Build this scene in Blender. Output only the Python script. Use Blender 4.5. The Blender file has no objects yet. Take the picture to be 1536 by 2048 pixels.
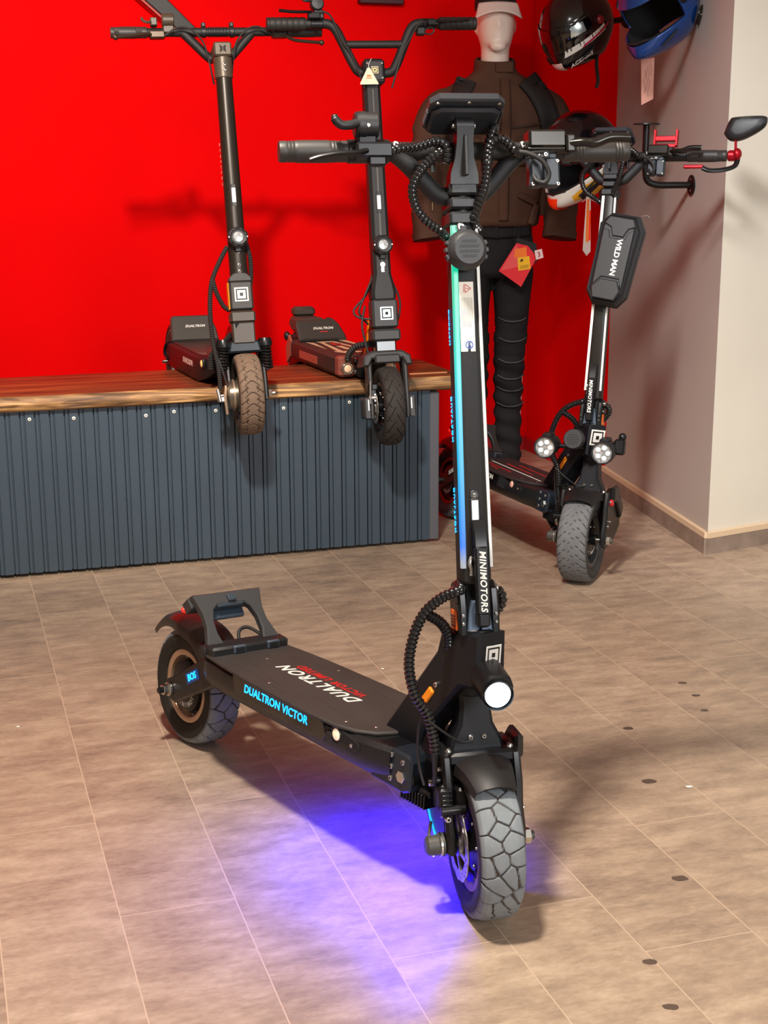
import bpy, bmesh, math, random
from math import sin, cos, tan, pi, radians as R, sqrt, atan2, hypot
from mathutils import Matrix, Vector, noise
random.seed(7)
SC = bpy.context.scene
COL = SC.collection
V = Vector

# ---------------------------------------------------------------- camera
FPX = 2768.4
PITCH = R(13.293); ROLL = R(.274); CAMH = 1.24
cd = bpy.data.cameras.new('camera'); cam = bpy.data.objects.new('camera', cd); COL.objects.link(cam)
cd.sensor_fit = 'AUTO'; cd.sensor_width = 36.0; cd.lens = FPX * 36.0 / 2048.0
cd.clip_start = .05; cd.clip_end = 60
_f = V((0, cos(PITCH), -sin(PITCH))); _r = V((1, 0, 0)); _d = _f.cross(_r)
_r2 = _r * cos(ROLL) + _d * sin(ROLL); _d2 = _d * cos(ROLL) - _r * sin(ROLL)
cam.matrix_world = Matrix(((_r2.x, -_d2.x, -_f.x, 0), (_r2.y, -_d2.y, -_f.y, 0), (_r2.z, -_d2.z, -_f.z, CAMH), (0, 0, 0, 1)))
SC.camera = cam

# ---------------------------------------------------------------- light and exposure
SC.view_settings.view_transform = 'Standard'
SC.view_settings.look = 'None'
SC.view_settings.gamma = 1.0
SC.view_settings.exposure = 0.0
SC.view_settings.use_curve_mapping = False
wd = bpy.data.worlds.new('shop_daylight'); SC.world = wd; wd.use_nodes = True
bg = wd.node_tree.nodes['Background']; bg.inputs[0].default_value = (1.0, .93, .86, 1); bg.inputs[1].default_value = .36

def lamp(name, kind, loc, target, power, color, size=.2, spot=60, blend=.5):
    l = bpy.data.lights.new(name, kind); l.energy = power; l.color = color
    if kind == 'AREA': l.shape = 'DISK'; l.size = size
    else: l.shadow_soft_size = size
    if kind == 'SPOT': l.spot_size = R(spot); l.spot_blend = blend
    o = bpy.data.objects.new(name, l); COL.objects.link(o); o.location = loc
    o.rotation_euler = (V(target) - V(loc)).to_track_quat('-Z', 'Y').to_euler()
    return o
lamp('ceiling_lamp_key', 'SPOT', (-.35, 1.75, 2.85), (-.2, 2.1, 0), 450, (1, .9, .78), .11, 112, .45)
lamp('ceiling_lamp_wall', 'SPOT', (-.42, 1.9, 2.8), (-1.3, 5.75, 1.15), 530, (1, .88, .76), .06, 60, .85)
lamp('red_wall_fill', 'SPOT', (-1.75, 4.0, 2.9), (-1.25, 5.9, .5), 150, (1, .84, .70), .2, 84, .8)  # added spot that brightens the left part of the red wall
lamp('taupe_wall_fill', 'SPOT', (.1, 2.3, 2.9), (1.2, 4.65, .95), 480, (.98, .98, 1), .3, 46, 1)  # added spot, its cone set to lift the taupe wall
lamp('cream_wall_fill', 'AREA', (2.3, -1.5, 2.2), (2.5, 4.0, 1.0), 135, (.97, .98, 1), 1.6)  # added soft fill for the cream wall, standing in for daylight

# bench / tile axes: u runs along the bench, v into the room
TA = R(17.834)
D2 = V((cos(TA), sin(TA), 0)); D1 = V((-sin(TA), cos(TA), 0))
def UV(u, v, z=0.0): return D2 * u + D1 * v + V((0, 0, z))

# ---------------------------------------------------------------- materials
def lin(c):
    return tuple((x / 255 / 12.92) if x / 255 <= .04045 else ((x / 255 + .055) / 1.055) ** 2.4 for x in c) + (1.0,)
MATS = {}
def mat(name, col, rough=.5, metal=0.0, emit=None, es=0.0, bump=0.0, bscale=200.0, coat=0.0, var=0.0, vscale=8.0, alpha=1.0, trans=0.0, spec=.5):
    if name in MATS: return MATS[name]
    m = bpy.data.materials.new(name); m.use_nodes = True; nt = m.node_tree
    b = nt.nodes['Principled BSDF']
    c = lin(col)
    b.inputs['Base Color'].default_value = c
    b.inputs['Roughness'].default_value = rough; b.inputs['Metallic'].default_value = metal
    b.inputs['Coat Weight'].default_value = coat
    b.inputs['Specular IOR Level'].default_value = spec
    b.inputs['Transmission Weight'].default_value = trans
    if emit is not None:
        b.inputs['Emission Color'].default_value = lin(emit); b.inputs['Emission Strength'].default_value = es
    if bump or var:
        tc = nt.nodes.new('ShaderNodeTexCoord')
    if bump:
        n = nt.nodes.new('ShaderNodeTexNoise'); n.inputs['Scale'].default_value = bscale; n.inputs['Detail'].default_value = 3
        nt.links.new(tc.outputs['Object'], n.inputs['Vector'])
        bp = nt.nodes.new('ShaderNodeBump'); bp.inputs['Strength'].default_value = bump; bp.inputs['Distance'].default_value = .002
        nt.links.new(n.outputs['Fac'], bp.inputs['Height']); nt.links.new(bp.outputs['Normal'], b.inputs['Normal'])
    if var:
        n2 = nt.nodes.new('ShaderNodeTexNoise'); n2.inputs['Scale'].default_value = vscale; n2.inputs['Detail'].default_value = 6
        nt.links.new(tc.outputs['Object'], n2.inputs['Vector'])
        r = nt.nodes.new('ShaderNodeValToRGB')
        r.color_ramp.elements[0].position = .3; r.color_ramp.elements[1].position = .7
        r.color_ramp.elements[0].color = tuple(max(0, x * (1 - var)) for x in c[:3]) + (1,)
        r.color_ramp.elements[1].color = tuple(min(1, x * (1 + var)) for x in c[:3]) + (1,)
        nt.links.new(n2.outputs['Fac'], r.inputs['Fac']); nt.links.new(r.outputs['Color'], b.inputs['Base Color'])
    MATS[name] = m
    return m

BLK = mat('black_plastic', (26, 26, 28), .42, bump=.15, bscale=900)
BLKM = mat('black_anodised_metal', (24, 24, 26), .33, .35)
MATTE = mat('black_powder_coat', (30, 30, 31), .48, .15, bump=.3, bscale=1400)
RUB = mat('black_rubber', (30, 28, 27), .6)
GRIP = mat('grip_rubber', (46, 43, 41), .5)
DARK = mat('dark_recess', (7, 7, 8), .7)
SLV = mat('polished_steel', (200, 198, 192), .25, 1.0)
ALU = mat('brushed_aluminium', (178, 176, 172), .35, .9)
GOLD = mat('warm_rim_metal', (190, 164, 140), .35, .7)
WHT = mat('white_print', (225, 222, 214), .55)
REDP = mat('red_print', (196, 32, 28), .5)
ORG = mat('orange_reflector', (255, 142, 20), .35, var=.12, vscale=400)
GRY = mat('slate_metal', (74, 86, 100), .4, .3)
LEDC = mat('cyan_lit_letters', (20, 150, 220), .4, emit=(20, 165, 255), es=2.2)
HEADL = mat('headlight_glow', (255, 255, 255), .3, emit=(225, 244, 255), es=26)
CHRL = mat('clear_lamp_glass', (210, 216, 214), .12, .65, var=.5, vscale=120)
ROUGHB = mat('grip_tape', (38, 35, 33), .7, bump=.5, bscale=1800)

# ---------------------------------------------------------------- mesh builder
def spl(pts, k=8, closed=False):
    P = [V(p) for p in pts]; n = len(P); out = []
    if n < 3: 
        return [P[0].lerp(P[-1], i / k) for i in range(k + 1)]
    for i in range(n - 1):
        p0 = P[max(i - 1, 0)]; p1 = P[i]; p2 = P[i + 1]; p3 = P[min(i + 2, n - 1)]
        for j in range(k):
            t = j / k
            out.append(.5 * ((2 * p1) + (p2 - p0) * t + (2 * p0 - 5 * p1 + 4 * p2 - p3) * t * t + (3 * p1 - p0 - 3 * p2 + p3) * t ** 3))
    out.append(P[-1]); return out

def resample(P, step):
    L = [0.0]
    for a, b in zip(P, P[1:]): L.append(L[-1] + (b - a).length)
    n = max(2, int(L[-1] / step)); out = []; j = 0
    for i in range(n + 1):
        d = L[-1] * i / n
        while j < len(L) - 2 and L[j + 1] < d: j += 1
        t = (d - L[j]) / max(1e-9, L[j + 1] - L[j]); out.append(P[j].lerp(P[j + 1], min(1, t)))
    return out

class MB:
    def __init__(s, M=None):
        s.v = []; s.f = []; s.mi = []; s.g = []; s.k = 0; s.M = M.copy() if M else Matrix()
    def add(s, vs, fs, mi=0):
        b = len(s.v); M = s.M
        s.v += [tuple(M @ V(p)) for p in vs]; s.f += [tuple(i + b for i in f) for f in fs]; s.mi += [mi] * len(fs); s.g += [s.k] * len(fs)
    def prism(s, pts, c0, c1, plane='xy', bev=0.0, mi=0, M=None):
        pts = [tuple(p) for p in pts]
        a = sum(p[0] * q[1] - q[0] * p[1] for p, q in zip(pts, pts[1:] + pts[:1]))
        if a < 0: pts = pts[::-1]
        n = len(pts)
        def inset(b):
            o = []
            for i in range(n):
                p0, p1, p2 = V(pts[i - 1]), V(pts[i]), V(pts[(i + 1) % n])
                e1 = (p1 - p0).normalized(); e2 = (p2 - p1).normalized()
                n1 = V((-e1.y, e1.x)); n2 = V((-e2.y, e2.x)); k = max(.35, 1 + n1.dot(n2))
                o.append(p1 + (n1 + n2) * (b / k))
            return o
        if c1 < c0: c0, c1 = c1, c0
        rings = [(inset(bev), c0), (pts, c0 + bev), (pts, c1 - bev), (inset(bev), c1)] if bev > 0 else [(pts, c0), (pts, c1)]
        vs = []
        for ring, c in rings:
            for p in ring:
                q = (p[0], p[1], c) if plane == 'xy' else (p[0], c, p[1]) if plane == 'xz' else (c, p[0], p[1])
                vs.append(M @ V(q) if M else q)
        fs = []
        for k in range(len(rings) - 1):
            for i in range(n):
                j = (i + 1) % n; fs.append((k * n + i, k * n + j, (k + 1) * n + j, (k + 1) * n + i))
        fs.append(tuple(range(n))[::-1]); fs.append(tuple(range((len(rings) - 1) * n, len(rings) * n)))
        s.add(vs, fs, mi)
    def box(s, c, d, bev=.002, mi=0, M=None, ch=None):
        hx, hy, hz = d[0] / 2, d[1] / 2, d[2] / 2; b = min(bev if ch is None else ch, hx * .9, hy * .9)
        pts = [(-hx + b, -hy), (hx - b, -hy), (hx, -hy + b), (hx, hy - b), (hx - b, hy), (-hx + b, hy), (-hx, hy - b), (-hx, -hy + b)]
        T = Matrix.Translation(V(c))
        if M: T = T @ M
        s.prism(pts, -hz, hz, 'xy', min(bev, hz * .9), mi, T)
    def tube(s, P, r, n=10, mi=0, caps=True, sq=1.0):
        P = [V(p) for p in P]; m = len(P); rr = r if isinstance(r, (list, tuple)) else [r] * m
        t0 = (P[1] - P[0]).normalized(); up = V((0, 0, 1)) if abs(t0.z) < .9 else V((1, 0, 0))
        x = t0.cross(up).normalized(); vs = []; fs = []
        for i in range(m):
            t = (P[min(i + 1, m - 1)] - P[max(i - 1, 0)])
            t = t.normalized() if t.length > 1e-9 else t0
            x = (x - t * x.dot(t)).normalized(); y = t.cross(x)
            for j in range(n):
                a = 2 * pi * j / n; vs.append(P[i] + (x * cos(a) + y * sin(a) * sq) * rr[i])
        for i in range(m - 1):
            for j in range(n):
                k = (j + 1) % n; fs.append((i * n + j, i * n + k, (i + 1) * n + k, (i + 1) * n + j))
        if caps: fs.append(tuple(range(n))[::-1]); fs.append(tuple(range((m - 1) * n, m * n)))
        s.add(vs, fs, mi)
    def cyl(s, p0, p1, r0, r1=None, n=20, bev=0.0, mi=0):
        p0, p1 = V(p0), V(p1); r1 = r0 if r1 is None else r1; d = (p1 - p0)
        if bev > 0:
            e = d.normalized() * bev; s.tube([p0, p0 + e, p1 - e, p1], [r0 - bev, r0, r1, r1 - bev], n, mi)
        else: s.tube([p0, p1], [r0, r1], n, mi)
    def lathe(s, prof, c, ax, n=40, mi=0, closed=False, a0=0.0, a1=2 * pi):
        c = V(c); ax = V(ax).normalized(); up = V((0, 0, 1)) if abs(ax.z) < .9 else V((1, 0, 0))
        x = ax.cross(up).normalized(); y = ax.cross(x); vs = []; fs = []; m = len(prof); full = abs(a1 - a0 - 2 * pi) < 1e-6
        nn = n if full else n + 1
        for i in range(nn):
            a = a0 + (a1 - a0) * i / n
            for (r, h) in prof: vs.append(c + ax * h + (x * cos(a) + y * sin(a)) * r)
        for i in range(n):
            i2 = (i + 1) % nn
            for j in range(m if closed else m - 1):
                k = (j + 1) % m; fs.append((i * m + j, i2 * m + j, i2 * m + k, i * m + k))
        s.add(vs, fs, mi)
    def ball(s, c, r, n=16, m=10, mi=0, M=None):
        r = (r, r, r) if not isinstance(r, (tuple, list)) else r; vs = []; fs = []; c = V(c)
        for i in range(m + 1):
            e = -pi / 2 + pi * i / m
            for j in range(n):
                a = 2 * pi * j / n; p = V((r[0] * cos(e) * cos(a), r[1] * cos(e) * sin(a), r[2] * sin(e)))
                vs.append(c + (M @ p if M else p))
        for i in range(m):
            for j in range(n): k = (j + 1) % n; fs.append((i * n + j, i * n + k, (i + 1) * n + k, (i + 1) * n + j))
        s.add(vs, fs, mi)
    def loft(s, rings, mi=0, caps=True):
        n = len(rings[0]); vs = [p for r in rings for p in r]; fs = []; m = len(rings)
        for i in range(m - 1):
            for j in range(n): k = (j + 1) % n; fs.append((i * n + j, i * n + k, (i + 1) * n + k, (i + 1) * n + j))
        if caps: fs.append(tuple(range(n))[::-1]); fs.append(tuple(range((m - 1) * n, m * n)))
        s.add(vs, fs, mi)
    def bolt(s, p, ax, r=.005, h=.004, mi=0, mi2=1):
        p = V(p); ax = V(ax).normalized(); s.k += 1
        s.tube([p - ax * .002, p + ax * h * .6, p + ax * h], [r, r, r * .7], 12, mi); s.tube([p + ax * h * .9, p + ax * (h + .0004)], [r * .45, r * .4], 6, mi2)
    def hose(s, pts, r=.0085, pitch=.0075, n=10, mi=0):
        P = resample(spl(pts, 10), pitch / 4)
        rr = [r * (1.08 if i % 4 in (0, 1) else 1.0 if i % 4 == 2 else .8) for i in range(len(P))]
        s.tube(P, rr, n, mi)
    def text(s, txt, size, M, mi=0, shear=0.0, ext=.0004, space=1.0, align='CENTER', bold=.022):
        cu = bpy.data.curves.new('t', 'FONT'); cu.body = txt; cu.size = size; cu.shear = shear; cu.extrude = ext
        cu.space_character = space; cu.offset = size * bold; cu.align_x = align; cu.align_y = 'CENTER'; cu.resolution_u = 3
        o = bpy.data.objects.new('t', cu); COL.objects.link(o); dg = bpy.context.evaluated_depsgraph_get(); me = bpy.data.meshes.new_from_object(o.evaluated_get(dg))
        s.add([M @ v.co for v in me.vertices], [tuple(p.vertices) for p in me.polygons], mi)
        bpy.data.objects.remove(o); bpy.data.curves.remove(cu); bpy.data.meshes.remove(me)
    def piece(s): s.k += 1; return s
    def build_split(s, name, mats, parent=None, label=None, **kw):
        out = []
        for k in sorted(set(s.g)):
            q = MB(); ids = [i for i, g in enumerate(s.g) if g == k]; mp = {}
            for i in ids:
                f = []
                for v in s.f[i]:
                    if v not in mp: mp[v] = len(q.v); q.v.append(s.v[v])
                    f.append(mp[v])
                q.f.append(tuple(f)); q.mi.append(s.mi[i]); q.g.append(0)
            out.append(q.build(name, mats, parent, label, **kw))
        return out
    def build(s, name, mats, parent=None, label=None, smooth=True, ang=38, normals=True):
        me = bpy.data.meshes.new(name); me.from_pydata(s.v, [], s.f)
        mats = mats if isinstance(mats, (list, tuple)) else [mats]
        for m in mats: me.materials.append(m)
        nm = len(mats)
        me.polygons.foreach_set('material_index', [min(i, nm - 1) for i in s.mi])
        if normals:
            bm = bmesh.new(); bm.from_mesh(me); bmesh.ops.recalc_face_normals(bm, faces=bm.faces); bm.to_mesh(me); bm.free()
        if smooth:
            me.polygons.foreach_set('use_smooth', [True] * len(me.polygons)); me.set_sharp_from_angle(angle=R(ang))
        me.update()
        o = bpy.data.objects.new(name, me); COL.objects.link(o)
        if parent: o.parent = parent
        if label: o['label'] = label
        return o

def thing(name, label, cat, M=None, group=None):
    o = bpy.data.objects.new(name, None); o.empty_display_size = .05; COL.objects.link(o)
    if M is not None: o.matrix_world = M
    o['label'] = label; o['category'] = cat
    if group: o['group'] = group
    return o
def tag(o, label, cat, group=None, kind=None):
    o['label'] = label; o['category'] = cat
    if group: o['group'] = group
    if kind: o['kind'] = kind
    return o
def struct(o): o['kind'] = 'structure'; return o
def basis(o, x, y, z):
    x, y, z, o = V(x), V(y), V(z), V(o)
    return Matrix(((x.x, y.x, z.x, o.x), (x.y, y.y, z.y, o.y), (x.z, y.z, z.z, o.z), (0, 0, 0, 1)))
UVM = basis((0, 0, 0), D2, D1, (0, 0, 1))
# ---------------------------------------------------------------- the room
def N(nt, t, **kw):
    n = nt.nodes.new(t)
    for k, v in kw.items(): setattr(n, k, v)
    return n
def math_n(nt, op, a, b=None):
    n = N(nt, 'ShaderNodeMath', operation=op)
    for i, x in enumerate((a, b)):
        if x is None: continue
        if isinstance(x, (int, float)): n.inputs[i].default_value = x
        else: nt.links.new(x, n.inputs[i])
    return n.outputs[0]

def floor_material():
    m = bpy.data.materials.new('stone_vinyl_planks'); m.use_nodes = True; nt = m.node_tree; L = nt.links
    b = nt.nodes['Principled BSDF']; tc = N(nt, 'ShaderNodeTexCoord'); sp = N(nt, 'ShaderNodeSeparateXYZ'); L.new(tc.outputs['Object'], sp.inputs[0])
    W, LEN = .2034, .92
    ru = math_n(nt, 'DIVIDE', math_n(nt, 'SUBTRACT', sp.outputs[0], .229), W)
    row = math_n(nt, 'FLOOR', ru); fu = math_n(nt, 'FRACT', ru)
    wn = N(nt, 'ShaderNodeTexWhiteNoise', noise_dimensions='1D'); L.new(row, wn.inputs['W'])
    rv = math_n(nt, 'ADD', math_n(nt, 'DIVIDE', sp.outputs[1], LEN), wn.outputs['Value'])
    cell = math_n(nt, 'FLOOR', rv); fv = math_n(nt, 'FRACT', rv)
    wn2 = N(nt, 'ShaderNodeTexWhiteNoise', noise_dimensions='2D'); cb = N(nt, 'ShaderNodeCombineXYZ'); L.new(row, cb.inputs[0]); L.new(cell, cb.inputs[1]); L.new(cb.outputs[0], wn2.inputs['Vector'])
    du = math_n(nt, 'MULTIPLY', math_n(nt, 'SUBTRACT', .5, math_n(nt, 'ABSOLUTE', math_n(nt, 'SUBTRACT', fu, .5))), W)
    dv = math_n(nt, 'MULTIPLY', math_n(nt, 'SUBTRACT', .5, math_n(nt, 'ABSOLUTE', math_n(nt, 'SUBTRACT', fv, .5))), LEN)
    seam = math_n(nt, 'LESS_THAN', math_n(nt, 'MINIMUM', du, dv), .00105)
    def noise(sx, sy, det, off):
        mp = N(nt, 'ShaderNodeMapping'); mp.inputs['Scale'].default_value = (sx, sy, 1)
        ad = N(nt, 'ShaderNodeVectorMath', operation='ADD'); L.new(tc.outputs['Object'], ad.inputs[0])
        sc = N(nt, 'ShaderNodeVectorMath', operation='SCALE'); L.new(wn2.outputs['Color'], sc.inputs[0]); sc.inputs['Scale'].default_value = off
        L.new(sc.outputs[0], ad.inputs[1]); L.new(ad.outputs[0], mp.inputs[0])
        n = N(nt, 'ShaderNodeTexNoise'); n.inputs['Scale'].default_value = 1; n.inputs['Detail'].default_value = det; n.inputs['Roughness'].default_value = .65
        L.new(mp.outputs[0], n.inputs['Vector']); return n.outputs['Fac']
    n1 = noise(9, 24, 10, 5); n2 = noise(60, 130, 6, 9); n3 = noise(3, 5, 5, 3)
    mix = math_n(nt, 'ADD', math_n(nt, 'MULTIPLY', n1, .55), math_n(nt, 'ADD', math_n(nt, 'MULTIPLY', n2, .25), math_n(nt, 'MULTIPLY', n3, .25)))
    mix = math_n(nt, 'ADD', mix, math_n(nt, 'MULTIPLY', math_n(nt, 'SUBTRACT', wn2.outputs['Value'], .5), .07))
    rp = N(nt, 'ShaderNodeValToRGB'); L.new(mix, rp.inputs['Fac'])
    e = rp.color_ramp.elements; e[0].position = .34; e[0].color = lin((116, 99, 86)); e[1].position = .7; e[1].color = lin((186, 164, 141))
    k = e.new(.52); k.color = lin((156, 135, 115))
    mx = N(nt, 'ShaderNodeMix', data_type='RGBA'); L.new(seam, mx.inputs['Factor']); L.new(rp.outputs[0], mx.inputs[6]); mx.inputs[7].default_value = lin((190, 166, 142))
    L.new(mx.outputs[2], b.inputs['Base Color'])
    rr = N(nt, 'ShaderNodeMapRange'); L.new(n1, rr.inputs[0]); rr.inputs[3].default_value = .34; rr.inputs[4].default_value = .52
    L.new(rr.outputs[0], b.inputs['Roughness'])
    bp = N(nt, 'ShaderNodeBump'); bp.inputs['Strength'].default_value = .12; bp.inputs['Distance'].default_value = .002; L.new(n2, bp.inputs['Height']); L.new(bp.outputs[0], b.inputs['Normal'])
    return m
FLOORM = floor_material()

def wall_mat(name, col, rough=.6, var=.03):
    m = bpy.data.materials.new(name); m.use_nodes = True; nt = m.node_tree; b = nt.nodes['Principled BSDF']
    tc = N(nt, 'ShaderNodeTexCoord'); n = N(nt, 'ShaderNodeTexNoise'); n.inputs['Scale'].default_value = 2.3; n.inputs['Detail'].default_value = 5
    nt.links.new(tc.outputs['Object'], n.inputs['Vector']); r = N(nt, 'ShaderNodeValToRGB'); c = lin(col)
    r.color_ramp.elements[0].color = tuple(x * (1 - var * 2) for x in c[:3]) + (1,); r.color_ramp.elements[1].color = tuple(min(1, x * (1 + var)) for x in c[:3]) + (1,)
    r.color_ramp.elements[0].position = .3; r.color_ramp.elements[1].position = .7
    nt.links.new(n.outputs['Fac'], r.inputs['Fac']); nt.links.new(r.outputs[0], b.inputs['Base Color']); b.inputs['Roughness'].default_value = rough
    b.inputs['Specular IOR Level'].default_value = .06
    n2 = N(nt, 'ShaderNodeTexNoise'); n2.inputs['Scale'].default_value = 60; n2.inputs['Detail'].default_value = 4; nt.links.new(tc.outputs['Object'], n2.inputs['Vector'])
    bp = N(nt, 'ShaderNodeBump'); bp.inputs['Strength'].default_value = .1; bp.inputs['Distance'].default_value = .004; nt.links.new(n2.outputs['Fac'], bp.inputs['Height']); nt.links.new(bp.outputs[0], b.inputs['Normal'])
    return m
REDW = wall_mat('red_wall_paint', (224, 0, 3), .8)
GRAYW = wall_mat('taupe_wall_paint', (180, 168, 158), .7)
CREAMW = wall_mat('cream_wall_paint', (214, 206, 190), .7)
TILEB = mat('brown_tile_skirting', (134, 116, 103), .45, var=.18, vscale=18)
CAPB = mat('beige_skirting_cap', (208, 182, 150), .6, bump=.2, bscale=90)
REDB = mat('red_skirting', (170, 10, 18), .5)

CORN = UV(2.655, 6.03); PAINT = UV(2.655, 5.19); JUT = UV(2.468, 4.045)
FR = (UV(2.75, 4.105) - UV(2.468, 4.045)).normalized()
def wall_slab(name, a, b, z0, z1, th, m, inside, k0=0, k1=0):
    a, b = V(a), V(b); d = (b - a); L_ = d.length; x = d.normalized(); y = V((0, 0, 1)).cross(x)
    t = -th if y.dot(V(inside) - a) > 0 else th
    mb = MB(); o = basis(a, x, y, (0, 0, 1))
    mb.prism([(0, 0), (L_, 0), (L_ + k1 * th, t), (k0 * th, t)], z0, z1, 'xy')
    ob = mb.build(name, m, smooth=False); ob.matrix_world = o
    return struct(ob)
CAM0 = V((0, 0, 0))
ob = MB(); ob.prism([(-3.2, -1.0), (5.2, -1.0), (5.2, 6.6), (-3.2, 6.6)], -.05, 0, 'xy')
fo = ob.build('floor', FLOORM, smooth=False); fo.matrix_world = UVM; struct(fo)
cb_ = MB(); cb_.prism([(-3.2, -.6), (5.2, -.6), (5.2, 6.6), (-3.2, 6.6)], 3.0, 3.05, 'xy')
cl_ = cb_.build('ceiling', wall_mat('ceiling_paint', (226, 222, 214), .8), smooth=False); cl_.matrix_world = UVM; struct(cl_)
wall_slab('wall_back', UV(-3.2, 6.03), CORN, 0, 3.0, .12, REDW, CAM0)
wall_slab('wall_right', CORN, PAINT, 0, 3.0, .12, REDW, CAM0)
wall_slab('wall_right_taupe', PAINT, JUT, 0, 3.0, .12, GRAYW, CAM0, 0, -.42)
wall_slab('wall_front_right', JUT, JUT + FR * 2.6, 0, 3.0, .12, CREAMW, CAM0, .42, 0)
wall_slab('wall_left', UV(-3.2, -.6), UV(-3.2, 6.03), 0, 3.0, .12, CREAMW, CAM0)
def skirting(name, a, b, mats, h1, h2, t, ext0=0, ext1=0):
    a, b = V(a), V(b); x = (b - a).normalized(); a = a - x * ext0; b = b + x * ext1
    y = V((0, 0, 1)).cross(x)
    if y.dot(CAM0 - a) < 0: t = -t
    mb = MB(); L_ = (b - a).length
    mb.prism([(0, 0), (L_, 0), (L_, t), (0, t)], 0, h1, 'xy', 0, 0)
    if h2: mb.prism([(0, 0), (L_, 0), (L_, t), (0, t)][::1], h1, h2, 'xy', .002, 1)
    o = mb.build(name, mats, smooth=False); o.matrix_world = basis(a, x, y, (0, 0, 1)); return struct(o)
skirting('baseboard_back', UV(-3.2, 6.03), CORN, [REDB], .06, 0, .012)
skirting('baseboard_right', CORN, PAINT, [REDB], .06, 0, .012)
skirting('baseboard_right_taupe', PAINT, JUT, [TILEB, CAPB], .055, .078, .016, 0, .012)
skirting('baseboard_front', JUT, JUT + FR * 2.6, [TILEB, CAPB], .055, .078, .016, .012, 0)

# specks and stains on the floor
STAIN = mat('dried_floor_stain', (84, 68, 58), .6); SPECK = mat('white_paint_speck', (235, 230, 220), .6)
for i, (u, v, r, lab) in enumerate([
    (1.4713, 2.7138, .010, 'dark dried spot on the floor beside the shadow, furthest back of the spots'),
    (1.3738, 2.4348, .013, 'round dark dried spot on the floor right of the front wheel, near the white speck'),
    (1.2225, 2.0383, .012, 'dark dried spot on the floor at right, lower than the axle nut'),
    (1.0346, 1.8054, .010, 'dark dried spot on a plank seam below right of the front tyre'),
    (1.0029, 1.6816, .010, 'dark smudged spot nearest the bottom edge of the photo'),
    (1.7444, 2.9426, .009, 'small dark mark, uppermost of three in a line at right'),
    (1.7312, 2.8533, .009, 'slanted dark mark, middle one of three in a line at right'),
    (1.6987, 2.7576, .008, 'slanted dark mark, lowest of three in a line at right')]):
    mb = MB(); n = 18
    pts = [(r * (1 + .25 * noise.noise((cos(6.283 * k / n) * 1.3 + i * 3, sin(6.283 * k / n) * 1.3, i))) * cos(6.283 * k / n) * 1.25, r * (1 + .25 * noise.noise((cos(6.283 * k / n) * 1.3 + i * 3, sin(6.283 * k / n) * 1.3, i))) * sin(6.283 * k / n) * .8) for k in range(n)]
    mb.prism(pts, 0, .0006, 'xy'); o = mb.build('dried_stain', STAIN); o.location = UV(u, v, .0002); tag(o, lab, 'stain', 'dark spots on the floor')
for (u, v, r, lab) in [(1.4403, 2.3834, .0055, 'white paint speck on the floor right of the big front wheel'), (1.0513, 3.2871, .003, 'tiny white speck on the floor above the black deck'), (.1136, 3.1792, .003, 'tiny white speck on the floor near the left photo edge')]:
    mb = MB(); mb.ball((0, 0, 0), (r * 1.4, r * .8, .0015), 10, 6); o = mb.build('paint_speck', SPECK); o.location = UV(u, v, .0012); tag(o, lab, 'speck', 'white specks on the floor')

# ---------------------------------------------------------------- bench with corrugated cladding and wooden top
NAVY = mat('navy_cladding', (52, 66, 78), .42, var=.06, vscale=5)
NAVYE = mat('grey_corner_strip', (84, 84, 90), .5)
def wood_material():
    m = bpy.data.materials.new('stained_live_edge_wood'); m.use_nodes = True; nt = m.node_tree; L = nt.links; b = nt.nodes['Principled BSDF']
    tc = N(nt, 'ShaderNodeTexCoord'); mp = N(nt, 'ShaderNodeMapping'); mp.inputs['Scale'].default_value = (1.6, 22, 22); L.new(tc.outputs['Object'], mp.inputs[0])
    n = N(nt, 'ShaderNodeTexNoise'); n.inputs['Scale'].default_value = 1.3; n.inputs['Detail'].default_value = 8; n.inputs['Distortion'].default_value = .7; L.new(mp.outputs[0], n.inputs['Vector'])
    r = N(nt, 'ShaderNodeValToRGB'); L.new(n.outputs['Fac'], r.inputs['Fac']); e = r.color_ramp.elements
    e[0].position = .3; e[0].color = lin((52, 26, 17)); e[1].position = .72; e[1].color = lin((134, 68, 36)); k = e.new(.5); k.color = lin((94, 45, 25))
    L.new(r.outputs[0], b.inputs['Base Color']); b.inputs['Roughness'].default_value = .38; b.inputs['Coat Weight'].default_value = .25; b.inputs['Coat Roughness'].default_value = .25
    bp = N(nt, 'ShaderNodeBump'); bp.inputs['Strength'].default_value = .25; bp.inputs['Distance'].default_value = .004; L.new(n.outputs['Fac'], bp.inputs['Height']); L.new(bp.outputs[0], b.inputs['Normal'])
    return m
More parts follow.
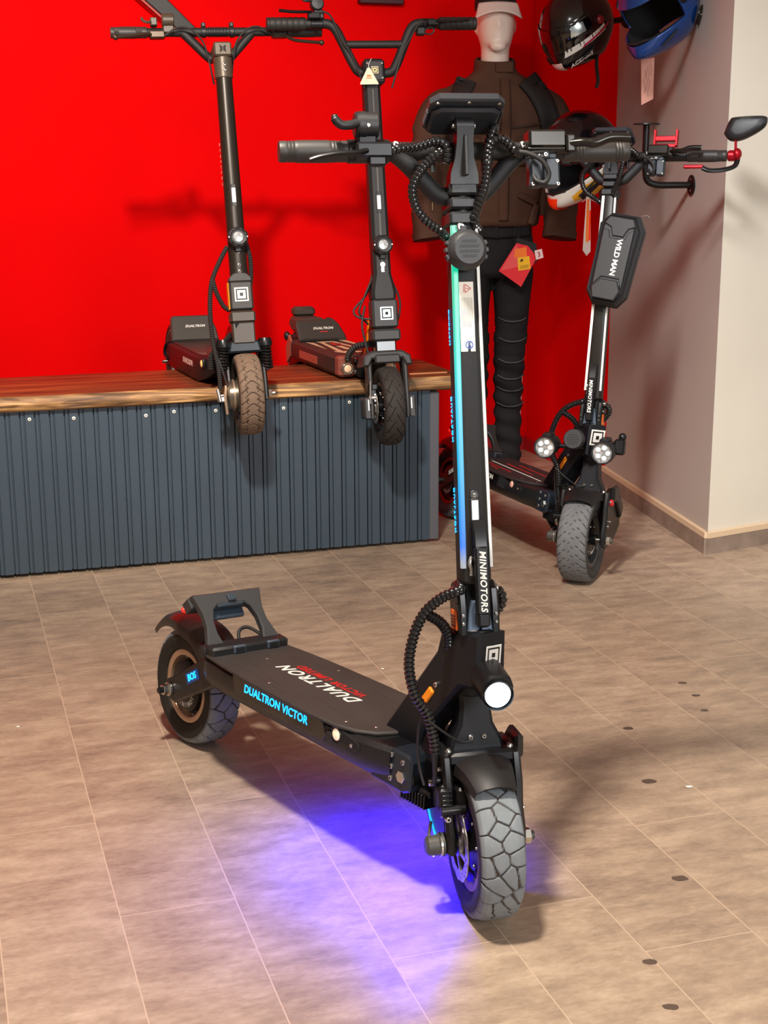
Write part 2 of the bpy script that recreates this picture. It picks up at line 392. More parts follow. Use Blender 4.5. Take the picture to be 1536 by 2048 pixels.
def bark_material():
    m = bpy.data.materials.new('pale_live_edge'); m.use_nodes = True; nt = m.node_tree; L = nt.links; b = nt.nodes['Principled BSDF']
    tc = N(nt, 'ShaderNodeTexCoord'); mp = N(nt, 'ShaderNodeMapping'); mp.inputs['Scale'].default_value = (3, 30, 42); L.new(tc.outputs['Object'], mp.inputs[0])
    n = N(nt, 'ShaderNodeTexNoise'); n.inputs['Scale'].default_value = 1.2; n.inputs['Detail'].default_value = 8; n.inputs['Distortion'].default_value = 1.2; L.new(mp.outputs[0], n.inputs['Vector'])
    r = N(nt, 'ShaderNodeValToRGB'); L.new(n.outputs['Fac'], r.inputs['Fac']); e = r.color_ramp.elements
    e[0].position = .34; e[0].color = lin((82, 56, 34)); e[1].position = .66; e[1].color = lin((196, 152, 98)); k = e.new(.5); k.color = lin((140, 102, 64))
    L.new(r.outputs[0], b.inputs['Base Color']); b.inputs['Roughness'].default_value = .6
    bp = N(nt, 'ShaderNodeBump'); bp.inputs['Strength'].default_value = .5; bp.inputs['Distance'].default_value = .006; L.new(n.outputs['Fac'], bp.inputs['Height']); L.new(bp.outputs[0], b.inputs['Normal'])
    return m
BX0, BX1, BF, BB = -.75, 1.645, 4.495, 4.93
bench = thing('display_bench', 'navy corrugated display bench under the brown wooden top, along the red wall', 'bench', UVM @ Matrix.Translation((0, 0, 0)))
mb = MB()                                     # corrugated sheet: wide boards, narrow ribs, black grooves
prof = []; u = BX1 - .03; PIT = .0462
us = []
while u > BX0:
    us.append(u); u -= PIT
for u in us:
    for du, dv in ((0, 0), (-.0275, 0), (-.0290, .006), (-.0318, .006), (-.0332, .002), (-.0410, .002), (-.0420, .013), (-.0452, .013)):
        prof.append((u + du, BF + dv))
pts = prof + [(us[-1] - PIT, BF + .03), (BX1 - .03, BF + .03)]
mb.prism(pts, .012, .545, 'xy'); mb.build('cladding_sheet', NAVY, bench, smooth=False)
mb = MB(); mb.box((BX1 - .012, BF + .018, .275), (.036, .036, .53), .003); mb.build('corner_post', NAVYE, bench)
mb = MB(); mb.box(((BX0 + BX1) / 2, (BF + BB) / 2 + .02, .275), (BX1 - BX0 - .03, BB - BF - .06, .53), .003); mb.build('bench_frame', NAVY, bench)
for i, u in enumerate((.269, .388, .623, .737, .855, 1.085, 1.34)):
    mb = MB(); z = .519 - .004 * (i % 3)
    uu = min(us, key=lambda q: abs(q - .014 - u)) - .014
    mb.tube([(uu, BF + .001, z), (uu, BF - .002, z), (uu, BF - .003, z)], [.0058, .0058, .004], 12); mb.tube([(uu, BF - .0028, z), (uu, BF - .0034, z)], [.0022, .002], 6, 1)
    mb.build('screw', [WHT, DARK], bench, 'pale screw head')
WOOD = wood_material(); BARK = bark_material()
mb = MB(); nu = 90; rings = []
for i in range(nu + 1):
    u = BX0 + (1.735 - BX0) * i / nu
    j = lambda k, s=.006: s * noise.noise((u * 3.1, k * 7.3, 1.7)) + s * .5 * noise.noise((u * 11, k * 5.1, 3))
    fz = .595; vf = BF - .028
    rings.append([(u, BB + .03 + j(5, .012), .545), (u, vf + .022 + j(1), .545), (u, vf + .004 + j(2), .553), (u, vf + j(3), .572), (u, vf + .006 + j(4, .008), .588 + j(6, .003)), (u, vf + .016 + j(4, .008), fz), (u, BB + .03 + j(5, .014), fz)])
mb.loft(rings)
n7 = len(rings[0])
for i, f in enumerate(mb.f):
    if len(f) == 4:
        j = i % n7
        mb.mi[i] = 1 if j in (1, 2, 3, 4) else 0
top = mb.build('wooden_top', [WOOD, BARK], smooth=True, ang=50); top.matrix_world = UVM
tag(top, 'long brown wooden slab with pale live edge lying on the navy bench', 'wooden top')
mb = MB(); mb.box((1.63, BF + .06, .597), (.14, .012, .004), .001); so = mb.build('edge_strip', mat('pale_wood_strip', (190, 130, 84), .5), top)
# ---------------------------------------------------------------- shared scooter components
import numpy as np
def tyre_mat(name, top, groove, side):
    m = bpy.data.materials.new(name); m.use_nodes = True; nt = m.node_tree; L = nt.links; b = nt.nodes['Principled BSDF']
    at = N(nt, 'ShaderNodeAttribute', attribute_name='tread'); tc = N(nt, 'ShaderNodeTexCoord')
    n = N(nt, 'ShaderNodeTexNoise'); n.inputs['Scale'].default_value = 34; n.inputs['Detail'].default_value = 6; L.new(tc.outputs['Object'], n.inputs['Vector'])
    def mixc(f, a, bb):
        x = N(nt, 'ShaderNodeMix', data_type='RGBA')
        L.new(f, x.inputs['Factor'])
        for k, q in ((6, a), (7, bb)):
            if isinstance(q, tuple): x.inputs[k].default_value = q
            else: L.new(q, x.inputs[k])
        return x.outputs[2]
    t = lin(top); dirt = mixc(math_n(nt, 'MULTIPLY', n.outputs['Fac'], .8), tuple(x * 1.25 for x in t[:3]) + (1,), tuple(x * .62 for x in t[:3]) + (1,))
    c1 = mixc(math_n(nt, 'MINIMUM', at.outputs['Fac'], 1.0), lin(groove), dirt)
    f2 = math_n(nt, 'MINIMUM', math_n(nt, 'MAXIMUM', math_n(nt, 'SUBTRACT', at.outputs['Fac'], 1.0), 0.0), 1.0)
    sd = lin(side); c2 = mixc(f2, c1, mixc(n.outputs['Fac'], tuple(x * .7 for x in sd[:3]) + (1,), tuple(x * 1.2 for x in sd[:3]) + (1,)))
    L.new(c2, b.inputs['Base Color']); b.inputs['Roughness'].default_value = .72; b.inputs['Specular IOR Level'].default_value = .35
    bp = N(nt, 'ShaderNodeBump'); bp.inputs['Strength'].default_value = .3; bp.inputs['Distance'].default_value = .001
    n3 = N(nt, 'ShaderNodeTexNoise'); n3.inputs['Scale'].default_value = 500; L.new(tc.outputs['Object'], n3.inputs['Vector']); L.new(n3.outputs['Fac'], bp.inputs['Height']); L.new(bp.outputs[0], b.inputs['Normal'])
    return m

def pat_blocks(S, T, circ, w, seed=3):
    rs = np.random.RandomState(seed); seeds = []
    for row, (t, nn, jt, js) in enumerate(((-.74, 20, .08, .25), (-.22, 14, .16, .34), (.30, 14, .16, .34), (.80, 20, .07, .25))):
        for k in range(nn): seeds.append(((k + .5 * (row % 2) + rs.uniform(-js, js)) * circ / nn % circ, (t + rs.uniform(-jt, jt)) * w / 2))
    seeds = np.array(seeds); Y = T * w / 2; d1 = np.full(S.shape, 9.); d2 = np.full(S.shape, 9.)
    for a, y in seeds:
        ds = np.abs(S - a); ds = np.minimum(ds, circ - ds); d = np.sqrt(ds ** 2 + ((Y - y) * .92) ** 2)
        d2 = np.minimum(d2, np.maximum(d1, d)); d1 = np.minimum(d1, d)
    e = (d2 - d1) / 2
    return np.clip(1.5 - e / .0010, 0, 1)
def pat_arcs(S, T, circ, w, seed=1):
    g = np.zeros(S.shape); p = circ / 22
    a = np.abs(T)
    for off, curve, lim0, lim1, wd in ((0, 1.15, 0, .62, .0013), (.5, .75, .3, .95, .0014)):
        q = (S / p + off + curve * a ** 1.6 * .9) % 1.0; d = np.minimum(q, 1 - q) * p
        g = np.maximum(g, np.where((a > lim0) & (a < lim1), np.clip(1.5 - d / wd, 0, 1), 0))
    d = np.abs(a - .42 - .1 * np.sin(2 * pi * S / p)) * w / 2
    g = np.maximum(g, np.where((S / p % 1) < .55, np.clip(1.5 - d / .0012, 0, 1), 0))
    return g
def pat_herring(S, T, circ, w, seed=1):
    g = np.zeros(S.shape); p = circ / 17; a = np.abs(T)
    q = (S / p + np.where(T > 0, .5, 0) + 1.3 * a) % 1.0; d = np.minimum(q, 1 - q) * p
    g = np.where((a > .08) & (a < .92), np.clip(1.6 - d / .0017, 0, 1), 0)
    q = (S / p + np.where(T > 0, 0, .5) - .9 * a) % 1.0; d = np.minimum(q, 1 - q) * p
    return np.maximum(g, np.where((a > .45) & (a < .8), np.clip(1.5 - d / .0013, 0, 1), 0))
def pat_dashes(S, T, circ, w, seed=1):
    g = np.zeros(S.shape); p = circ / 30; a = np.abs(T)
    for t0, t1, off, sl in ((.06, .2, 0, .6), (.32, .5, .5, .6), (.6, .95, .2, .9)):
        for sg in (1, -1):
            tt = T * sg; q = (S / p + off + (0 if sg > 0 else .5) + sl * tt * 2) % 1.0; d = np.minimum(q, 1 - q) * p
            g = np.maximum(g, np.where((tt > t0) & (tt < t1), np.clip(1.5 - d / .0013, 0, 1), 0))
    return g

def make_tyre(parent, M, r, w, pat, m, na=520, nt_=84, depth=.0035, bead=.052, seed=3, label=None):
    cp = np.array([(-.34, bead), (-.43, bead * .9), (-.5, bead * .55), (-.5, bead * .4), (-.475, bead * .24), (-.42, bead * .11), (-.3, bead * .035), (-.15, bead * .008), (0, 0)])
    cp = np.vstack([cp, [(-x, y) for x, y in cp[:-1][::-1]]]); cp[:, 0] *= w
    sl = np.concatenate([[0], np.cumsum(np.hypot(*np.diff(cp, axis=0).T))]); q = np.linspace(0, sl[-1], nt_)
    y = np.interp(q, sl, cp[:, 0]); dr = np.interp(q, sl, cp[:, 1])
    A, Y = np.meshgrid(np.arange(na) / na * 2 * pi, y, indexing='ij'); DR = np.tile(dr, (na, 1)); T = Y / (w / 2); circ = 2 * pi * r
    tread = (DR < bead * .3) 
    g = np.where(tread, pat(A * r, T, circ, w, seed), 0.0)
    RR = r - DR - g * depth
    X, Z = np.cos(A) * RR, np.sin(A) * RR; Yy = Y - np.sign(Y) * g * depth * .3
    at = np.where(tread, 1 - g, 2.0); at = np.where((DR >= bead * .22) & (DR < bead * .3), np.where(g > .5, 0, 1.5), at)
    P = np.stack([X, Yy, Z], -1).reshape(-1, 3); Mn = np.array(M); P = P @ Mn[:3, :3].T + Mn[:3, 3]
    me = bpy.data.meshes.new('tyre'); fs = []
    for i in range(na):
        b0 = i * nt_; b1 = ((i + 1) % na) * nt_
        for j in range(nt_ - 1): fs.append((b0 + j, b1 + j, b1 + j + 1, b0 + j + 1))
    me.from_pydata(P.tolist(), [], fs); me.materials.append(m)
    t = me.attributes.new('tread', 'FLOAT', 'POINT'); t.data.foreach_set('value', at.reshape(-1).astype(np.float32))
    bm = bmesh.new(); bm.from_mesh(me); bmesh.ops.recalc_face_normals(bm, faces=bm.faces); bm.to_mesh(me); bm.free()
    me.polygons.foreach_set('use_smooth', [True] * len(me.polygons)); me.set_sharp_from_angle(angle=R(50)); me.update()
    o = bpy.data.objects.new('tyre', me); COL.objects.link(o); o.parent = parent
    if label: o['label'] = label
    return o

def arc_text(mb, txt, rad, size, M, mi=0, centre=-90, flip=1, step=None):
    """letters set round a circle in the plane of M"""
    step = step or (size * .82 / rad)
    n = len(txt)
    for i, ch in enumerate(txt):
        if ch == ' ': continue
        a = R(centre) + flip * (i - (n - 1) / 2) * step
        L = M @ Matrix.Translation((cos(a) * rad, sin(a) * rad, 0)) @ Matrix.Rotation(a + (pi / 2 if flip > 0 else -pi / 2), 4, 'Z')
        mb.text(ch, size, L, mi)

def make_wheel(root, name, M, r, w, pat, tm, bead=.052, ring=GOLD, ringlab=None, disc=None, letters=None, seed=3, motor=True, side=-1, tyre_label=None, na=520):
    """rim and hub mesh, tyre, brake disc and lettering as its pieces; M: x fwd, y left, z up at the wheel centre"""
    rb = r - bead; mb = MB(M); C0 = (0, 0, 0); AX = (0, 1, 0)
    for s in (-1, 1):
        mb.lathe([(rb + .003, s * w * .36), (rb + .002, s * w * .40), (rb - .006, s * w * .41), (rb - .011, s * w * .38), (rb - .013, s * w * .30), (rb - .016, s * w * .22)], C0, AX, 64, 1)
        mb.lathe([(rb - .016, s * w * .22), (rb - .026, s * w * .20), (rb * .62, s * w * .24), (rb * .60, s * w * .30), (rb * .42, s * w * .34), (.018, s * w * .36), (.018, s * w * .5), (.012, s * w * .5), (.0, s * w * .5)], C0, AX, 64, 0)
        for k in range(6):
            a = 2 * pi * k / 6 + .3; mb.bolt((cos(a) * rb * .82, s * w * .215, sin(a) * rb * .82), (0, s, 0), .0042, .004, 2, 0)
            mb.bolt((cos(a + .5) * rb * .52, s * w * .31, sin(a + .5) * rb * .52), (0, s, 0), .003, .003, 2, 0)
    mb.lathe([(rb + .002, -w * .34), (rb - .016, -w * .2), (rb - .016, w * .2), (rb + .002, w * .34)], C0, AX, 64, 1)
    mb.cyl((0, -w * .95, 0), (0, w * .95, 0), .0075, None, 16, .001, 2)
    wh = mb.build(name, [BLKM, ring, SLV], root, None)
    make_tyre(wh, M, r, w, pat, tm, bead=bead, seed=seed, label=tyre_label, na=na)
    if disc:
        y0, ro, ri = disc; mb = MB(M); nA, nR = 96, 6; th = .0022
        hole = lambda i, j: (j == 3 and i % 4 == 1) or (j == 1 and i % 4 == 3) or (j == 4 and i % 8 == 6)
        vs = []; fs = []
        for i in range(nA):
            a = 2 * pi * i / nA
            for j in range(nR + 1):
                q = ri + (ro - ri) * j / nR
                if j == nR: q += .0014 * sin(a * 12)
                vs.append((cos(a) * q, y0, sin(a) * q)); 
        for i in range(nA):
            for j in range(nR):
                if hole(i, j): continue
                b0 = i * (nR + 1); b1 = ((i + 1) % nA) * (nR + 1); fs.append((b0 + j, b1 + j, b1 + j + 1, b0 + j + 1))
        mb.add(vs, fs, 0)
        for k in range(6):
            a = 2 * pi * k / 6; b2 = a + .45
            mb.prism([(cos(a - .12) * .02, sin(a - .12) * .02), (cos(a + .12) * .02, sin(a + .12) * .02), (cos(b2 + .07) * (ri + .003), sin(b2 + .07) * (ri + .003)), (cos(b2 - .07) * (ri + .003), sin(b2 - .07) * (ri + .003))], y0 - th / 2, y0 + th / 2, 'xz')
        mb.lathe([(.012, y0 - .003), (.022, y0 - .003), (.022, y0 + .003), (.012, y0 + .003)], C0, AX, 32, closed=True)
        d = mb.build('brake_disc', [ALU], wh, None, normals=False)
        so = d.modifiers.new('thick', 'SOLIDIFY'); so.thickness = th; so.offset = 0
    if letters:
        txt, rad, sz, cen = letters; mb = MB(M)
        s = side; F = basis((0, s * (w * .345 + .0006), 0), (1, 0, 0), (0, 0, 1), (0, -1, 0)) if s < 0 else basis((0, s * (w * .345 + .0006), 0), (-1, 0, 0), (0, 0, 1), (0, 1, 0))
        arc_text(mb, txt, rad, sz, F, 0, cen); mb.build('hub_lettering', WHT, wh, None, smooth=False)
    return wh

def arc_shell(mb, c, r0, hw, a0, a1, th=.004, n=28, drop=.02, mi=0, flare=None):
    """mudguard: arched shell around axis y; angles in degrees from +x"""
    rings = []
    for i in range(n + 1):
        t = i / n; a = R(a0 + (a1 - a0) * t); k = 1.0
        if flare: k = flare(t)
        h = hw * k; r_ = r0(t) if callable(r0) else r0; sec = [(-h, r_ - drop * k), (-h * .94, r_ - drop * .3 * k), (-h * .6, r_ + .004), (0, r_ + .008), (h * .6, r_ + .004), (h * .94, r_ - drop * .3 * k), (h, r_ - drop * k)]
        sec = sec + [(y, q - th) for y, q in sec[::-1]]
        rings.append([(c[0] + cos(a) * q, c[1] + y, c[2] + sin(a) * q) for y, q in sec])
    mb.loft(rings, mi)

def make_grip(parent, M, y0, y1, h, r=.0175, x=0.0):
    s = 1 if y1 > y0 else -1; mb = MB(M); L_ = abs(y1 - y0); P = []; rr = []
    n = 44
    for i in range(n + 1):
        t = i / n; P.append((x, y0 + s * L_ * t, h)); q = r * (.93 + .07 * sin(pi * t))
        if .76 < t < .93 and i % 2: q -= .0012
        if .12 < t < .34 and i % 2: q -= .0010
        if t < .02: q = r * .8
        if t > .985: q = r * .9
        rr.append(q)
    mb.tube(P, rr, 24); return mb.build('grip', GRIP, parent)

def square_emblem(mb, M, s, mi_w=0, mi_k=1):
    """nested square badge centred in the plane of M"""
    t = s * .12
    def fr(a, b, z):
        for (x0, x1, y0, y1) in ((-a, a, b, a), (-a, a, -a, -b), (-a, -b, -b, b), (b, a, -b, b)):
            mb.box(((x0 + x1) / 2, (y0 + y1) / 2, z), (x1 - x0, y1 - y0, .0012), .0002, mi_w, None) if False else mb.prism([(x0, y0), (x1, y0), (x1, y1), (x0, y1)], z, z + .001, 'xy', 0, mi_w, M)
    fr(s * .5, s * .40, 0); fr(s * .30, s * .12, 0)
    mb.prism([(-s * .4, -s * .4), (s * .4, -s * .4), (s * .4, s * .4), (-s * .4, s * .4)], -.0006, .0002, 'xy', 0, mi_k, M)
# ---------------------------------------------------------------- twin-suspension scooters (main one and the one by the right wall)
def scooter_root(name, label, B, hd, roll, group=None):
    h = R(hd); q = R(roll); fw = V((sin(h), -cos(h), 0)); la = V((cos(h), sin(h), 0)); Z = V((0, 0, 1))
    return thing(name, label, 'electric scooter', basis(B, fw, la * cos(q) - Z * sin(q), Z * cos(q) + la * sin(q)), group or 'electric scooters on show')
def steer_frame(x0, zc, rake, psi):
    r, p = R(rake), R(psi); k = V((-sin(r), 0, cos(r))); f0 = V((cos(r), 0, sin(r))); y = V((0, 1, 0))
    fs = f0 * cos(p) + y * sin(p); ls = k.cross(fs); return basis((x0 + tan(r) * zc, 0, 0), fs, ls, k)
FACE_X = lambda x, y, z: basis((x, y, z), (0, 1, 0), (0, 0, 1), (1, 0, 0))          # lettering that faces +x
FACE_R = lambda x, y, z, a=0: basis((x, y, z), (cos(a), 0, sin(a)), (-sin(a), 0, cos(a)), (0, -1, 0))   # faces the right-hand side
FACE_L = lambda x, y, z, a=0: basis((x, y, z), (-cos(a), 0, -sin(a)), (-sin(a), 0, cos(a)), (0, 1, 0))
DOWN_X = lambda x, y, z: basis((x, y, z), (0, 0, -1), (0, 1, 0), (1, 0, 0))         # reads downwards, faces +x

def led_material():
    m = bpy.data.materials.new('stem_led_strip'); m.use_nodes = True; nt = m.node_tree; b = nt.nodes['Principled BSDF']
    tc = N(nt, 'ShaderNodeTexCoord'); sp = N(nt, 'ShaderNodeSeparateXYZ'); nt.links.new(tc.outputs['Object'], sp.inputs[0])
    mr = N(nt, 'ShaderNodeMapRange'); mr.inputs[1].default_value = .56; mr.inputs[2].default_value = 1.2; nt.links.new(sp.outputs[2], mr.inputs[0])
    rp = N(nt, 'ShaderNodeValToRGB'); nt.links.new(mr.outputs[0], rp.inputs[0]); e = rp.color_ramp.elements
    e[0].position = 0; e[0].color = lin((150, 150, 148)); e[1].position = 1; e[1].color = lin((190, 235, 215))
    for p, c in ((.085, (175, 182, 190)), (.13, (40, 130, 250)), (.20, (0, 150, 245)), (.33, (0, 185, 240)), (.5, (0, 205, 235)), (.62, (0, 225, 205)), (.8, (0, 215, 165)), (.93, (30, 225, 180))):
        q = e.new(p); q.color = lin(c)
    nt.links.new(rp.outputs[0], b.inputs['Emission Color']); b.inputs['Emission Strength'].default_value = .95
    b.inputs['Base Color'].default_value = (.02, .02, .02, 1); b.inputs['Roughness'].default_value = .3
    return m
LED = led_material()
SLEEVE = mat('glossy_spiral_sleeve', (22, 22, 23), .22, coat=.3)
ACRY = mat('white_acrylic_strip', (222, 222, 218), .3)

def build_victor(c):
    lit = c['lit']; root = scooter_root('electric_scooter', c['label'], c['B'], c['hd'], c['roll'])
    r, w, wb = c['r'], c['w'], c['wb']; T = steer_frame(0, r, c['rake'], c['psi']); dh = c['dh']; I = Matrix()
    X = (1, 0, 0); Y = (0, 1, 0)
    P = lambda n, mb, m, p=root, l=None, **k: mb.build(n, m, p, l, **k)
    PS = lambda n, mb, m, p=root, l=None, **k: mb.build_split(n, m, p, l, **k)
    # ---- deck
    mb = MB(); hw = c['hw']; zt = .262; zb = .192
    sec = [(-hw + .012, zt), (-hw + .002, zt - .008), (-hw, zt - .03), (-hw + .006, zt - .05), (-hw + .022, zb + .004), (-hw + .028, zb), (hw - .028, zb), (hw - .022, zb + .004), (hw - .006, zt - .05), (hw, zt - .03), (hw - .002, zt - .008), (hw - .012, zt)]
    rings = []
    for x, k in ((-.815, .80), (-.80, .9), (-.77, .97), (-.70, 1), (-.24, 1), (-.20, .93), (-.165, .84)): rings.append([(x, y * k, z) for y, z in sec])
    mb.loft(rings)
    deck = P('deck_body', mb, [c['deckm']])
    mb = MB(); o = [(-.80, -.096), (-.70, -.106), (-.61, -.112), (-.47, -.115), (-.38, -.116), (-.30, -.110), (-.255, -.096), (-.225, -.072), (-.212, -.04), (-.208, 0)]
    k = hw / .105; o = [(x, y * k) for x, y in o]; o = o + [(x, -y) for x, y in o[:-1][::-1]]
    mb.prism(o, zt - .001, zt + .008, 'xy', .003)
    plate = P('deck_plate', mb, [c['platem']])
    mb = MB(); zz = zt + .0084
    for (x, y) in ((-.56, -.085), (-.30, -.085), (-.248, -.055), (-.56, .085), (-.30, .085), (-.70, 0)): mb.bolt((x, y, zt + .007), (0, 0, 1), .0042, .0025)
    PS('deck_screw', mb, [SLV, DARK], plate)
    UPF = lambda x, y: basis((x, y, zz), (-1, 0, 0), (0, -1, 0), (0, 0, 1))
    if lit:
        mb = MB(); mb.text('DUALTRON', .042, UPF(-.508, .0), 0, .25, .0003, 1.22); mb.text('VICTOR LIMITED', .0265, UPF(-.508, .031), 1, .25, .0003, 1.16)
        P('deck_lettering', mb, [WHT, REDP], plate, smooth=False)
        mb = MB()          # raised contour ribs pressed into the rubber plate
        for pts in ([(-.74, -.06), (-.66, -.05), (-.58, -.07), (-.52, -.072)], [(-.72, -.085), (-.62, -.080), (-.5, -.093)], [(-.42, .075), (-.34, .06), (-.27, .058)], [(-.44, -.05), (-.36, -.065), (-.29, -.06)], [(-.69, .055), (-.6, .07), (-.5, .078)]):
            mb.piece().tube([p for p in spl([(x, y, zt + .0076) for x, y in pts], 6)], .0013, 6)
        PS('plate_rib', mb, [c['platem']], plate)
    else:
        mb = MB()
        for (y, a, b_, m_) in ((-.055, -.62, -.42, 0), (-.02, -.66, -.27, 1), (.02, -.62, -.40, 0), (.06, -.6, -.3, 0), (-.08, -.55, -.47, 0)):
            mb.piece().prism([(a, y), (b_, y - .012), (b_, y - .006), (a, y + .007)], zz - .0002, zz + .0004, 'xy', 0, m_)
        PS('deck_stripe', mb, [REDP, WHT], plate, smooth=False)
    # front end of the deck
    mb = MB(); mb.prism([(-.225, .255), (-.205, .262), (-.118, .262), (-.108, .25), (-.112, .196), (-.13, .188), (-.225, .190)], -.082, .082, 'xz', .004)
    fp = P('front_end_block', mb, [c['frontm']])
    mb = MB()
    for s in (-1, 1):
        for (x, z) in ((-.2, .245), (-.165, .25), (-.165, .228), (-.165, .206), (-.132, .245), (-.132, .218)): mb.bolt((x, s * .082, z), (0, s, 0), .0052, .003)
    PS('block_bolt', mb, [ALU, DARK], fp)
    mb = MB()
    for i in range(9): mb.box((-.155 + i * .008, 0, .181), (.0035, .13, .026), .001)
    mb.box((-.122, 0, .196), (.08, .12, .012), .002); P('heat_sink', mb, BLKM, fp)
    for s in (-1, 1):                                       # round side lamp in a slotted recess
        mb = MB(); ys = s * (hw - .002)
        mb.prism([(-.305 + .016 * cos(a), .247 + .016 * sin(a)) for a in [pi / 2 + pi * i / 8 for i in range(9)]] + [(-.245 + .013 * cos(a), .240 + .013 * sin(a)) for a in [-pi / 2 + pi * i / 8 for i in range(9)]], ys - s * .006, ys + s * .0015, 'xz', .001)
        mb.lathe([(.0125, .0015), (.0155, .003), (.0165, .0)], (-.303, ys, .247), (0, s, 0), 24, 1)
        sl = P('side_lamp', mb, [DARK, BLKM], deck)
        mb = MB(); mb.ball((-.303, ys + s * .001, .247), (.0115, .004, .0115), 18, 8); mb.bolt((-.255, ys + s * .001, .241), (0, s, 0), .004, .003, 1)
        P('lamp_lens', mb, [mat('cream_lamp_lens', (236, 214, 180), .15, emit=(255, 226, 190), es=.5) if lit else mat('pink_lamp_lens', (238, 180, 160), .2), SLV], sl)
    for s in (-1, 1):
        mb = MB(); ys = s * (hw + .0008); mb.prism([(-.665, .266 - .004), (-.655, .222), (-.345, .222), (-.335, .236), (-.345, .258), (-.40, .262)], ys - s * .006, ys, 'xz', .001)
        sp = P('side_light_panel', mb, [mat('glossy_black_panel', (10, 10, 12), .12, coat=.6)], deck)
        mb = MB(); F = FACE_R(-.507, ys - .0004, .2445) if s < 0 else FACE_L(-.507, ys + .0004, .2415)
        mb.text('DUALTRON VICTOR' if lit else 'DUALTRON', .0238, F, 0, .12, .0003, 1.02); P('side_lettering', mb, [LEDC if lit else WHT], sp, smooth=False)
        mb = MB(); mb.lathe([(0, .002), (.009, .002), (.011, .0)], (-.325, ys - s * .001, .238), (0, s, 0), 16); P('charge_cap', mb, BLK, deck)
    # ---- kick plate at the tail
    KO = V((-.792, 0, .278)); ku = V((-.085, 0, .098)).normalized(); kn = V((0, 1, 0)).cross(ku) * -1
    if kn.x < 0: kn = -kn
    KM = basis(KO, (0, 1, 0), ku, V((0, 1, 0)).cross(ku))
    s_ = 1
    half = [(.094, 0), (.086, .018), (.076, .05), (.075, .08), (.082, .112), (.086, .126)]
    inner = [(.048, .0), (.056, .03), (.055, .06), (.046, .086), (.034, .096)]
    out = [(-y, s) for y, s in half] + [(y, s) for y, s in half[::-1]] + inner + [(-y, s) for y, s in inner[::-1]]
    mb = MB(KM); mb.prism(out, -.012, .008, 'xy', .003)
    mb.prism([(-.086, .104), (-.088, .128), (-.07, .136), (-.05, .131), (.05, .131), (.07, .136), (.088, .128), (.086, .104)], -.045, -.01, 'xy', .004)
    kp = P('kick_plate', mb, [c['kickm']])
    mb = MB(KM); mb.box((0, .103, -.004), (.066, .022, .022), .003); mb.box((.004, .108, .010), (.02, .016, .012), .002); P('hook_latch', mb, [mat('dark_slate_latch', (50, 60, 70), .4) if lit else BLK], kp)
    mb = MB(KM); mb.box((0, .090, -.024), (.084, .030, .012), .003); P('recess_panel', mb, [mat('slate_recess', (58, 70, 84), .4, .2)], kp)
    mb = MB(); mb.box((-.785, 0, .276), (.05, .192, .024), .005)
    for y in (-.03, .055): mb.box((-.764, y, .279), (.014, .03, .017), .002, 1); mb.box((-.7565, y, .279), (.002, .022, .011), .0005, 2)
    mb.cyl((-.80, -.1, .272), (-.80, .1, .272), .014, None, 16, .002)
    P('kick_hinge', mb, [BLK, GRY, DARK], kp)
    mb = MB(KM); mb.ball((-.078, .118, -.046), (.014, .008, .006), 12, 8); mb.piece().ball((.078, .118, -.046), (.014, .008, .006), 12, 8)
    PS('tail_lamp', mb, mat('red_tail_lamp', (190, 30, 26), .2, emit=(255, 40, 30), es=.9), kp)
    # ---- rear wheel, swing arms, mudguard
    RW = Matrix.Translation((-wb, 0, r))
    make_wheel(root, 'rear_wheel', RW @ Matrix.Rotation(.6, 4, 'Y'), r, w, c['pat'], c['tm'], ring=c['ring'], letters=None, seed=11, na=c['na'])
    rw = [o_ for o_ in root.children if o_.name.startswith('rear_wheel')][0]
    mb = MB(RW)
    for s in (-1, 1): mb.lathe([(0, s * w * .44), (.050, s * w * .44), (.058, s * w * .40), (.060, s * w * .3)], (0, 0, 0), Y, 48)
    mb2 = MB(RW); arc_text(mb2, 'MINIMOTORS', .043, .0155, basis((0, -w * .44 - .0006, 0), X, (0, 0, 1), (0, -1, 0)), 0, -50, 1)
    hc = mb.build('hub_cover', BLKM, rw); 
    mb2.build('hub_lettering', WHT, rw, smooth=False)
    arm = [(-wb + .215, .262), (-wb + .18, .268), (-wb + .02, .172), (-wb - .022, .150), (-wb - .024, .116), (-wb + .015, .104), (-wb + .18, .188), (-wb + .22, .198)]
    for s in (-1, 1):
        mb = MB(); ya, yb = s * (w * .5 + .014), s * (w * .5 + .032); mb.prism(arm, ya, yb, 'xz', .005)
        sa = P('swing_arm', mb, c['armm'])
        mb = MB(); a = R(29)
        if s < 0:
            mb.box((-wb + .098, yb - .0006, .190), (.056, .003, .024), .0012, 1, Matrix.Rotation(-a, 4, 'Y')); mb.text('BOS', .021, FACE_R(-wb + .098, yb - .0024, .190, a), 0, .1)
            P('arm_label', mb, [LEDC if lit else WHT, mat('blue_label_ground', (18, 60, 110), .3, emit=(0, 50, 140), es=.3) if lit else DARK], sa, smooth=False)
        mb = MB(); mb.cyl((-wb, yb, r), (-wb, yb + s * .007, r), .016, None, 24, .001); mb.cyl((-wb, yb + s * .007, r), (-wb, yb + s * .020, r), .0125, None, 6, .001); mb.cyl((-wb, yb + s * .02, r), (-wb, yb + s * .03, r), .007, None, 14, .001, 1)
        P('axle_nut', mb, [SLV, BLKM], sa)
    mb = MB(); mb.cyl((-wb + .19, -.085, .228), (-wb + .19, .085, .228), .024, None, 24, .003); P('arm_pivot', mb, BLKM)
